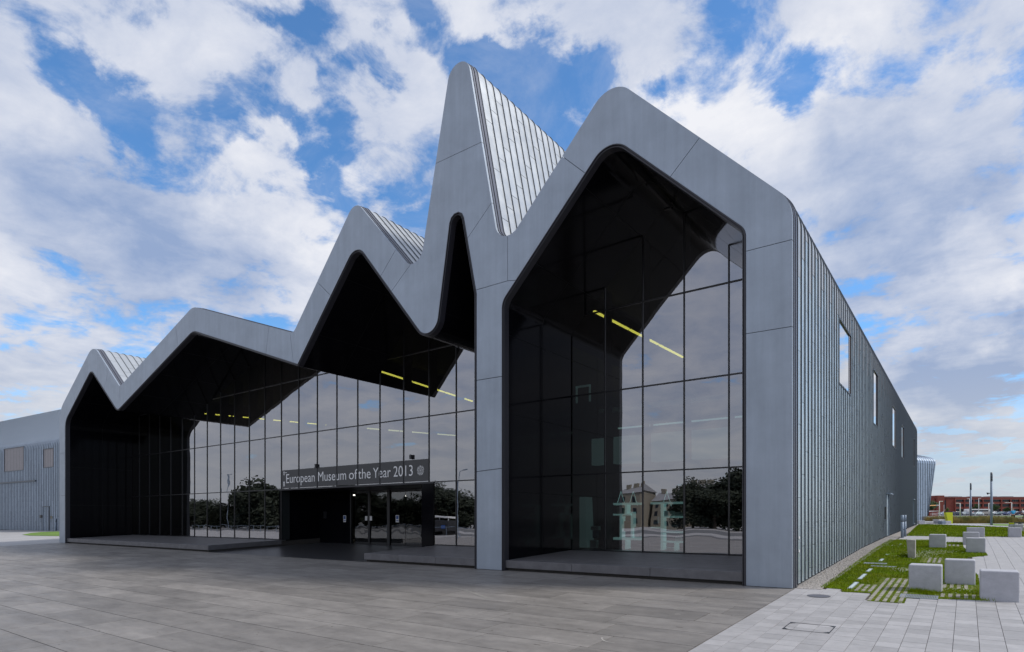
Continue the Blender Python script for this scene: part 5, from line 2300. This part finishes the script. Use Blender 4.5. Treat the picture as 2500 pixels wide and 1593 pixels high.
def person(q, rot, shirt, label, lean=.18):
    o = empty('person', (q.x, q.y, g(q.y)), rot)
    # seen from behind, bending forward a little, arms held in front
    J = [((0, 0, .95), .15, .11), ((0, .04, 1.15), .14, .10), ((0, .10 + lean * .3, 1.36), .17, .11), ((0, .13 + lean * .5, 1.47), .06), ((0, .17 + lean * .7, 1.56), .055), ((0, .2 + lean * .8, 1.66), .095, .10), ((0, .21 + lean * .8, 1.74), .08),
         ((-.1, 0, .9), .09), ((-.12, .03, .5), .065), ((-.12, -.02, .1), .045), ((-.12, .12, .04), .04),
         ((.1, 0, .9), .09), ((.13, .10, .52), .065), ((.13, .06, .1), .045), ((.13, .2, .04), .04),
         ((-.2, .12 + lean * .4, 1.4), .055), ((-.27, .14, 1.14), .042), ((-.2, .34, 1.0), .033), ((-.17, .42, .98), .035),
         ((.2, .12 + lean * .4, 1.4), .055), ((.28, .16, 1.14), .042), ((.22, .38, 1.02), .033), ((.18, .46, 1.0), .035)]
    E = [(0, 1), (1, 2), (2, 3), (3, 4), (4, 5), (5, 6), (0, 7), (7, 8), (8, 9), (9, 10), (0, 11), (11, 12), (12, 13), (13, 14), (2, 15), (15, 16), (16, 17), (17, 18), (2, 19), (19, 20), (20, 21), (21, 22)]
    skin_mesh('body', J, E, M['skin'], o)
    S = [((0, 0, .93), .19, .14), ((0, .04, 1.15), .175, .13), ((0, .10 + lean * .3, 1.36), .2, .14), ((0, .13 + lean * .5, 1.46), .08), ((-.2, .12 + lean * .4, 1.4), .085), ((-.255, .13, 1.2), .075), ((.2, .12 + lean * .4, 1.4), .085), ((.265, .15, 1.2), .075)]
    skin_mesh('shirt', S, [(0, 1), (1, 2), (2, 3), (2, 4), (4, 5), (2, 6), (6, 7)], shirt, o)
    Tr = [((0, 0, .97), .17, .13), ((-.1, 0, .86), .115), ((-.12, .03, .5), .09), ((-.12, -.02, .12), .075), ((.1, 0, .86), .115), ((.13, .10, .52), .09), ((.13, .06, .12), .075)]
    skin_mesh('trousers', Tr, [(0, 1), (1, 2), (2, 3), (0, 4), (4, 5), (5, 6)], M['trousers'], o)
    H = [((0, .17 + lean * .8, 1.70), .10, .10), ((0, .2 + lean * .8, 1.77), .085), ((0, .14 + lean * .8, 1.64), .07)]
    skin_mesh('hair', H, [(0, 1), (0, 2)], M['hair'], o)
    for s_ in (-.12, .13):
        MB().box(s_ - .045, s_ + .045, -.08 if s_ < 0 else 0, .2 if s_ < 0 else .28, 0, .09).build('shoe', M['rubber'], o, bevel=.02)
    tag(o, label, 'person')
    return o


q = at(2473.5, 1268, 84)
person(q, CAMROT - .7, M['shirt'], 'person in turquoise shirt and dark trousers bending forward beside the reeds', .45)
q = at(2501.5, 1268, 92)
person(q, CAMROT + .5, M['white_cloth'], 'person in a white shirt cut off by the right edge of the photo', .2)

# ---- ground bands beyond the reeds
rot = Matrix.Rotation(CAMROT, 4, 'Z')


def far_band(t0, t1, dz, name, mat, xa=1900, xb=2800):
    a, b, c, d = at(xa, 1268, t0), at(xb, 1268, t0), at(xb, 1268, t1), at(xa, 1268, t1)
    poly_sheet([(p.x, p.y) for p in (a, b, c, d)], dz, name, mat)


far_band(104, 150, .006, 'quay', M['pale_ground'], 2225, 2900)
far_band(125, 195, .006, 'verge', M['far_grass'], 2225, 2900)
far_band(197, 352, .008, 'car_park', M['asphalt'], 2225, 2900)
o, k = camobj('river_wall', 2400, 140)
MB().box((2290 - 2400) * k, (2620 - 2400) * k, 0, .5, -.1, EYE + 6.3 * k - o.location.z).build('coping', M['white_stone'], o)
tag(o, 'long low pale wall behind the reeds', 'wall')

# cars


def make_car(scale=1.0):
    o = empty('parked_car')
    prof_ = [(-2.1, .35), (-2.12, .75), (-1.95, .95), (-1.45, 1.0), (-.85, 1.42), (.55, 1.45), (1.25, .98), (1.95, .85), (2.1, .6), (2.08, .35)]
    mb = MB()
    n = len(prof_)
    for hw, sc_ in ((.82, 1),):
        L_ = [(x, -hw * (0.86 if z > 1.1 else 1), z) for x, z in prof_]
        R_ = [(x, hw * (0.86 if z > 1.1 else 1), z) for x, z in prof_]
        mb.add(L_ + R_, [(i, (i + 1) % n, n + (i + 1) % n, n + i) for i in range(n)] + [tuple(range(n - 1, -1, -1)), tuple(range(n, 2 * n))])
    mb.build('body', M['car_paint'], o, bevel=.05)
    mb = MB()
    for s_ in (-1, 1):
        y = s_ * .80
        mb.add([(-1.3, y, 1.0), (1.05, y, 1.0), (.5, s_ * .735, 1.38), (-.82, s_ * .735, 1.36)], [(0, 1, 2, 3)])
    mb.add([(1.24, -.66, 1.02), (1.24, .66, 1.02), (.6, .62, 1.45), (.6, -.62, 1.45)], [(0, 1, 2, 3)])
    mb.add([(-1.44, -.66, 1.04), (-1.44, .66, 1.04), (-.9, .62, 1.42), (-.9, -.62, 1.42)], [(0, 3, 2, 1)])
    mb.build('window', M['far_window'], o)
    for x in (-1.3, 1.3):
        for s_ in (-1, 1):
            w_ = MB().tube((x, s_ * .62, .32), (x, s_ * .84, .32), .33, n=14).build('wheel', M['rubber'], o)
            MB().tube((x, s_ * .835, .32), (x, s_ * .85, .32), .19, n=10).build('rim', M['steel'], w_)
    for s_ in (-.6, .6):
        MB().box(2.0, 2.11, s_ - .16, s_ + .16, .62, .76).build('headlight', M['white_paint'], o, bevel=.02)
        MB().box(-2.14, -2.05, s_ - .15, s_ + .15, .7, .86).build('tail_light', M['hull_red'], o)
    return o


car0 = make_car()
bpy.context.view_layer.update()
register(car0)
cars = [(2317, 240, (.55, .56, .58), .2, 'silver car parked just right of the yellow board'), (2327, 233, (.5, .5, .52), 2.9, 'pale grey car half hidden by the yellow board'), (2335, 232, (.06, .07, .10), .1, 'dark blue grey car left of the first lamp post'),
        (2350, 240, (.45, .5, .52), .5, 'light grey car right of the first lamp post'), (2359, 248, (.05, .05, .06), .9, 'small black car between the lamp post and the shorter column'), (2363.5, 240, (.5, .52, .55), 2.7, 'silver car beside the shorter column'),
        (2376, 244, (.4, .04, .03), .3, 'red car right of the shorter column'), (2387, 232, (.62, .7, .7), .3, 'pale green white car in front of the white van'), (2403, 236, (.5, .46, .40), 2.8, 'beige car in the middle of the row'),
        (2412.5, 240, (.75, .76, .78), 1.2, 'tall white car left of the taller column'), (2427, 240, (.65, .68, .7), .2, 'white car just right of the taller column'), (2437.5, 240, (.05, .04, .12), .9, 'dark purple blue car'),
        (2447.5, 236, (.42, .52, .5), 2.9, 'pale teal car right of the dark purple one'), (2462, 233, (.12, .16, .3), .3, 'blue car behind the last lamp post'), (2482, 244, (.6, .62, .66), .2, 'white car behind the person in turquoise'),
        (2492, 240, (.07, .03, .05), 2.9, 'dark maroon car near the right edge'), (2309, 244, (.1, .12, .16), .5, 'dark car left of the small tree'), (2302, 240, (.3, .36, .5), .2, 'blue grey car partly behind the ship'), (2506, 240, (.3, .3, .32), .3, 'grey car cut by the right edge')]
for i, (px, t, colr, yaw, lb) in enumerate(cars):
    c_ = car0 if i == 0 else copy_tree(car0)
    q = at(px, 1268, t)
    c_.location = (q.x, q.y, g(q.y))
    c_.rotation_euler = (0, 0, CAMROT + yaw + (0 if yaw < 2 else 0))
    for ch in c_.children if i == 0 else [x for x in bpy.data.objects if x.parent == c_]:
        ch.color = (*colr, 1)
    tag(c_, lb, 'car', 'cars parked in front of the red brick building')
# white van
o, k = camobj('coach', 2390, 262)
mb = MB()
pv = [(-3.8, .4), (-3.8, 2.35), (-3.6, 2.5), (2.6, 2.5), (3.3, 1.6), (4.0, 1.35), (4.1, .4)]
n = len(pv)
mb.add([(x, -.95, z) for x, z in pv] + [(x, .95, z) for x, z in pv], [(i, (i + 1) % n, n + (i + 1) % n, n + i) for i in range(n)] + [tuple(range(n - 1, -1, -1)), tuple(range(n, 2 * n))])
mb.build('body', M['white_paint'], o, bevel=.06)
MB().box(-3.2, 2.4, -.97, -.955, 1.45, 2.1).build('window', M['far_window'], o)
for x in (-2.6, 2.6):
    MB().tube((x, -.98, .4), (x, .98, .4), .4, n=14).build('wheel', M['rubber'], o)
o.scale = (1.5, 1.1, 1.0)
tag(o, 'long white coach with a dark window band behind the pale green car', 'coach')

# lamp posts


def lamp(px, pyt, t, side, label, arm=1.0):
    q = at(px, 1268, t)
    k = t / F
    z0 = g(q.y)
    o = empty('street_lamp', (q.x, q.y, z0), CAMROT)
    h = EYE + (1268 - pyt) * k - z0
    MB().tube((0, 0, 0), (0, 0, h), .14, .09, n=8).build('post', M['hull_white'], o, smooth=True)
    MB().tube((0, 0, h - .03), (side * arm, 0, h), .06, n=6).build('arm', M['hull_white'], o)
    MB().box(min(side * arm, side * (arm + .6)), max(side * arm, side * (arm + .6)), -.16, .16, h - .08, h + .07).build('lamp_head', M['hull_white'], o, bevel=.03)
    tag(o, label, 'street lamp', 'white street lamps around the car park')


lamp(2344, 1229, 190, -1, 'white street lamp standing left of the shorter column', .7)
lamp(2389.5, 1217, 240, 1, 'tallest thin white street lamp in the middle of the car park', .2)
lamp(2414, 1229, 200, 1, 'white street lamp just left of the taller column', 1.0)
lamp(2470, 1227.5, 200, -1, 'white street lamp just behind the person in turquoise', 1.6)
lamp(2293.5, 1224.5, 170, 1, 'white street lamp behind the ship boom', .3)
lamp(2367, 1218, 230, -1, 'white street lamp hidden against the shorter column', .2)

# red brick building, seen square on
TB = 420
o, k = camobj('brick_building', 2400, TB)
bz = o.location.z


def bz_(y):
    return EYE + (1268 - y) * k - bz


def bxx(x):
    return (x - 2400) * k


XE = 2660


def bb(name, mat, x0, x1, y0p, y1p, d0, d1):
    return MB().box(bxx(x0), bxx(x1), d0, d1, bz_(y1p), bz_(y0p)).build(name, M[mat], o)


bb('tower', 'brick', 2284, 2300.5, 1210.5, 1262, -2, 10)
bb('wall', 'brick', 2281.5, 2284, 1216.5, 1262, 0, 10)
bb('stair_window', 'far_window', 2300.5, 2310.5, 1222, 1243.5, .6, 1)
bb('wall', 'brick', 2300.5, 2310.5, 1215, 1222, .5, 9)
bb('wall', 'brick_pale', 2300.5, 2310.5, 1243.5, 1262, .5, 9)
bb('wall', 'brick', 2310.5, 2331, 1215, 1262, .3, 9.2)
bb('parapet', 'brick_pale', 2310.5, XE, 1214, 1215, -.1, 9.5)
wx = []
x = 2333.5
while x < XE - 20:
    wx.append(x)
    x += 22.6
bands = [(1215, 1220.0, 'brick'), (1225.8, 1230.8, 'brick'), (1237.8, 1242.8, 'brick')]
for a, b, m_ in bands:
    bb('wall', m_, 2331, XE, a, b, 0, 9)
    bb('string_course', 'brick_pale', 2331, XE, b - .9, b - .02, -.15, 0)
for x in wx + [wx[-1] + 22.6]:
    bb('pier', 'brick', x - 3.0, x, 1220.0, 1262, -.25, 9)
for i, x in enumerate(wx):
    for (a, b) in ((1220.0, 1225.8), (1230.8, 1237.8), (1242.8, 1262)):
        f_ = bb('window', 'far_window', x, x + 19.6, a, b, .6, .8)
        for q_ in range(1, 4):
            m_ = MB().box(bxx(x + q_ * 4.9) - .12, bxx(x + q_ * 4.9) + .12, .45, .62, bz_(b), bz_(a)).build('glazing_bar', M['dark_steel'], f_)
bb('roof', 'roof_grey', 2331, XE, 1213.2, 1214.0, .5, 9)
for a, b in ((2317, 2322.5), (2328, 2346), (2351, 2357), (2380, 2404), (2422, 2443), (2457, 2483)):
    bb('roof_plant', 'roof_grey', a, b, 1212 if b - a < 15 else 1211.7, 1213.9, 3, 8)
tag(o, 'long three storey red brick office building with bands of dark windows', 'building')


# ------------------------------------------------------------------ trees
def tree_meshes(seed, h, rad, leaf_n, leaf, mat, lowc=False):
    r = random.Random(seed)
    tr = MB()
    top = h * .62
    tr.tube((0, 0, -.3), (r.uniform(-.1, .1), r.uniform(-.1, .1), top), h * .028, h * .012, n=7)
    cl_ = []
    for k in range(16):
        a = r.random() * 6.28
        z0 = h * r.uniform(.22, .6)
        rr = rad * r.uniform(.35, .85)
        z1 = min(h * .95, z0 + h * r.uniform(.1, .35))
        e = Vector((math.cos(a) * rr, math.sin(a) * rr, z1))
        tr.tube((0, 0, z0), e, h * .010, h * .003, n=5)
        cl_.append((e, rad * r.uniform(.28, .46)))
    if lowc:
        for k in range(9):
            a = r.random() * 6.28
            cl_.append((Vector((math.cos(a) * rad * .6, math.sin(a) * rad * .6, h * r.uniform(.1, .4))), rad * .42))
    cl_.append((Vector((0, 0, h * .85)), rad * .45))
    cl_.append((Vector((rad * .2, 0, h * .68)), rad * .6))
    lf = MB()
    for _ in range(leaf_n):
        c, cr = r.choice(cl_)
        d = Vector((r.gauss(0, 1), r.gauss(0, 1), r.gauss(0, .85))).normalized() * cr * (r.random() ** .45)
        p = c + d
        u = Vector((r.gauss(0, 1), r.gauss(0, 1), r.gauss(0, 1))).normalized()
        v = u.orthogonal().normalized()
        s_ = leaf * r.uniform(.6, 1.3)
        lf.v += [tuple(p - u * s_), tuple(p + v * s_ * .6), tuple(p + u * s_), tuple(p - v * s_ * .6)]
        q = len(lf.v)
        lf.f.append((q - 4, q - 3, q - 2, q - 1))
    return tr.mesh('trunk', M['bark']), lf.mesh('crown', M[mat])


TML = [tree_meshes(11, 10, 4.2, 6500, .26, 'leaf_dark', True), tree_meshes(12, 10, 3.8, 6000, .26, 'leaf_dark', True), tree_meshes(13, 10, 4.6, 6500, .28, 'leaf_dark', True)]
TM = [tree_meshes(1, 10, 3.6, 5200, .22, 'leaf'), tree_meshes(2, 10, 3.0, 4600, .20, 'leaf'), tree_meshes(3, 10, 4.2, 5600, .24, 'leaf'), tree_meshes(4, 10, 2.4, 3400, .2, 'leaf_pale')]


def tree(i, p, h, rz, label, group, name='tree', w=1.0, TM=TM):
    o = empty(name, (p[0], p[1], g(p[1])), rz)
    tag(o, label, 'tree', group)
    s_ = h / 10
    t_ = link('trunk', TM[i][0], o)
    c_ = link('crown', TM[i][1], o)
    for q in (t_, c_):
        q.scale = (s_ * w, s_ * w, s_)
    return o


for px, py, t, i, lb, nm, w in [(2313, 1238, 255, 3, 'small bright green tree above the yellow board', 'young_tree', .8), (2373, 1238, 262, 3, 'yellow green young tree right of the shorter column', 'young_tree', .6),
                                (2384, 1231, 330, 1, 'dark round tree left of the coach in front of the brick building', 'tree', 1.1), (2427, 1231, 330, 0, 'dark tree just right of the taller column', 'tree', 1.1),
                                (2459, 1239, 330, 2, 'low dark tree left of the last lamp post', 'tree', 1.1), (2473, 1241, 262, 3, 'small bright tree above the head of the person in turquoise', 'young_tree', .7),
                                (2276, 1222, 300, 0, 'dark green tree between the rear wing and the brick building', 'tree', 1.0), (2503, 1243, 255, 3, 'small tree cut by the right edge', 'young_tree', .8),
                                (2266, 1230, 310, 2, 'broad tree behind the raking end of the rear wing', 'tree', 1.0)]:
    q = at(px, 1268, t)
    h = EYE + (1268 - py) / F * t - g(q.y)
    tree(i, (q.x, q.y), h, px * .37, lb, 'trees around the car park', nm, w)

# ------------------------------------------------------------------ the place behind the viewer, seen in the glass


def mir(px, dist):
    """ground point whose mirror image in the glass stands at pixel column px, dist metres behind the glass line"""
    d = ray(px, 1268)
    t = (YG + dist + YG) / d.y if False else (2 * YG + dist) / d.y
    return d.x * t, -dist


def mir_h(px, dist, py):
    d = ray(px, py)
    t = (2 * YG + dist) / d.y
    return EYE + d.z * t


rt = random.Random(21)
ORD = 'first second third fourth fifth sixth seventh eighth ninth tenth eleventh'.split()
cnts = {}
specs = [(470, 34, 1204), (498, 38, 1196), (520, 40, 1208), (545, 38, 1205), (575, 40, 1196), (600, 40, 1188), (622, 36, 1160), (650, 44, 1178), (668, 40, 1158), (690, 42, 1160), (715, 48, 1170),
         (740, 50, 1176), (770, 52, 1172), (800, 56, 1174), (835, 58, 1170), (870, 60, 1174), (905, 62, 1168), (940, 64, 1170), (975, 66, 1165), (1010, 66, 1168), (1045, 66, 1160), (1066, 66, 1168), (1090, 70, 1172),
         (1125, 72, 1170), (1155, 74, 1170), (1400, 90, 1205), (1430, 92, 1200), (1600, 84, 1155), (1690, 80, 1152), (1715, 80, 1142), (1742, 80, 1150), (1770, 82, 1148), (1800, 84, 1146)]
for n_, (px, dist, py) in enumerate(specs):
    x, y = mir(px, dist)
    if 1600 <= px <= 1800 and n_ % 2:
        continue
    h = (mir_h(px, dist, py) - g(y)) * (rt.uniform(.5, .95) if px < 1200 else rt.uniform(.7, .95))
    ordn = ''
    side = 'far left panes' if px < 600 else ('panes left of the banner' if px < 700 else ('banner panes' if px < 1040 else ('panes beside the middle pillar' if px < 1200 else 'right bay panes')))
    cnts[side] = cnts.get(side, 0) + 1
    o = tree(n_ % 3, (x, y), max(4, h), rt.random() * 6, '%s dark tree from the left reflected in the %s' % (ORD[cnts[side] - 1], side), 'trees reflected in the glass', 'tree', rt.uniform(.8, 1.3) * min(1.5, 12 / max(h, 8)), TM=TML)
# pale tenement blocks reflected in the right bay
for i, (pxa, pxb, dist, py, lb) in enumerate([(1505, 1565, 100, 1150, 'sandstone block reflected low in the second pane column of the right bay'), (1590, 1668, 104, 1146, 'wide sandstone block reflected in the middle of the right bay'),
                                              (1672, 1730, 108, 1147, 'sandstone block reflected at the right of the right bay')]):
    (xa, y), (xb, _) = mir(pxa, dist), mir(pxb, dist)
    h = (mir_h((pxa + pxb) / 2, dist, py) - g(y)) * (.62, .5, .66)[i]
    o = empty('tenement_block', ((xa + xb) / 2, y, g(y)))
    w = abs(xb - xa) / 2
    MB().box(-w, w, -8, 0, 0, h).build('wall', M['sand_stone'], o)
    MB().add([(-w - .3, -8.3, h), (w + .3, -8.3, h), (w + .3, .3, h), (-w - .3, .3, h), (-w, -4, h + 1.6), (w, -4, h + 1.6)], [(0, 1, 5, 4), (2, 3, 4, 5), (1, 2, 5), (3, 0, 4)]).build('roof', M['roof_grey'], o)
    nx = max(2, int(w * 2 / 2.6))
    for r_ in range(3):
        for c_ in range(nx):
            xx = -w + (c_ + .5) * 2 * w / nx
            MB().box(xx - .5, xx + .5, -.02, .05, h * (.12 + r_ * .3), h * (.12 + r_ * .3) + h * .16).build('window', M['far_window'], o)
    for c_ in (-.6, .1, .7):
        MB().box(w * c_ - .6, w * c_ + .6, -4.5, -3.5, h + 1, h + 2.6).build('chimney', M['sand_stone'], o)
    tag(o, lb, 'building', 'sandstone blocks reflected in the right bay')
# food trailer, taxi and small lamps reflected
for px, dist, lb in ((1118, 14, 'street lamp reflected next to the middle pillar'), (556, 30, 'street lamp reflected in the far left panes'), (538, 44, 'second street lamp reflected in the far left panes')):
    x, y = mir(px, dist)
    h = mir_h(px, dist, 1152 if px > 1000 else 1160) - g(y)
    o = empty('street_lamp', (x, y, g(y)))
    MB().tube((0, 0, 0), (0, 0, h), .08, .05, n=8).build('post', M['steel'], o)
    MB().tube((0, 0, h), (.9, 0, h + .1), .04, n=6).build('arm', M['steel'], o)
    MB().box(.7, 1.5, -.12, .12, h + .05, h + .18).build('lamp_head', M['steel'], o, bevel=.03)
    tag(o, lb, 'street lamp')
x, y = mir(1083, 22)
o = empty('food_trailer', (x, y, g(y)), 0)
MB().box(-1.7, 1.7, -1, 1, .45, 2.0).build('body', M['dark_steel'], o, bevel=.1)
MB().box(-1.8, 1.8, -1.1, 1.15, 2.35, 2.65).build('roof', M['white_paint'], o, bevel=.05)
for sx in (-1.65, 1.65):
    for sy in (-.95, .95):
        MB().box(sx - .04, sx + .04, sy - .04, sy + .04, 2.0, 2.35).build('corner_post', M['white_paint'], o)
for sx in (-1, 1):
    MB().tube((sx, -1.02, .35), (sx, 1.02, .35), .34, n=14).build('wheel', M['rubber'], o)
MB().box(.4, 1.1, 1.0, 1.04, .8, 1.3).build('notice', M['blue_print'], o)
tag(o, 'dark food trailer with a white roof reflected beside the entrance', 'trailer')
x, y = mir(975, 9)
o = empty('pedal_taxi', (x, y, g(y)), .4)
mb = MB()
pv = [(-.9, .5), (-1.0, 1.1), (-.8, 2.0), (.5, 2.15), (.95, 1.3), (1.0, .6), (.7, .35), (-.6, .35)]
n = len(pv)
mb.add([(x_, -.6, z_) for x_, z_ in pv] + [(x_, .6, z_) for x_, z_ in pv], [(i, (i + 1) % n, n + (i + 1) % n, n + i) for i in range(n)] + [tuple(range(n - 1, -1, -1)), tuple(range(n, 2 * n))])
mb.build('body', M['black_panel'], o, bevel=.1)
MB().add([(-.78, -.5, 2.02), (.52, -.5, 2.17), (.52, .5, 2.17), (-.78, .5, 2.02)], [(0, 1, 2, 3)]).build('roof', M['white_cloth'], o)
MB().box(-.5, -.1, .6, .64, .75, .9).build('tail_light', M['hull_red'], o)
for sx, sy in ((-.6, -.55), (-.6, .55), (.8, 0)):
    MB().tube((sx, sy - .05, .3), (sx, sy + .05, .3), .3, n=14).build('wheel', M['rubber'], o)
tag(o, 'round backed black pedal taxi reflected in the entrance doors', 'pedal taxi')
# low railing line and road reflected at the horizon
rail = empty('railing', (0, 0, 0))
xa, y = mir(470, 20)
xb, _ = mir(1150, 20)
MB().tube((xa, y, g(y) + 1.05), (xb, y, g(y) + 1.05), .03, n=6).build('rail', M['steel'], rail)
mb = MB()
x = xa
while x < xb:
    MB().tube((x, y, g(y)), (x, y, g(y) + 1.05), .03, n=6).build('post', M['steel'], rail)
    x += 2.4
tag(rail, 'long steel railing behind the viewer reflected in the left panes', 'railing')
sheet(-320, 200, -34, -24, -.014, 'road', M['asphalt'])
sheet(-320, 200, -64, -44, -.014, 'planting_bed', M['asphalt'])
print('objects', len(bpy.data.objects))
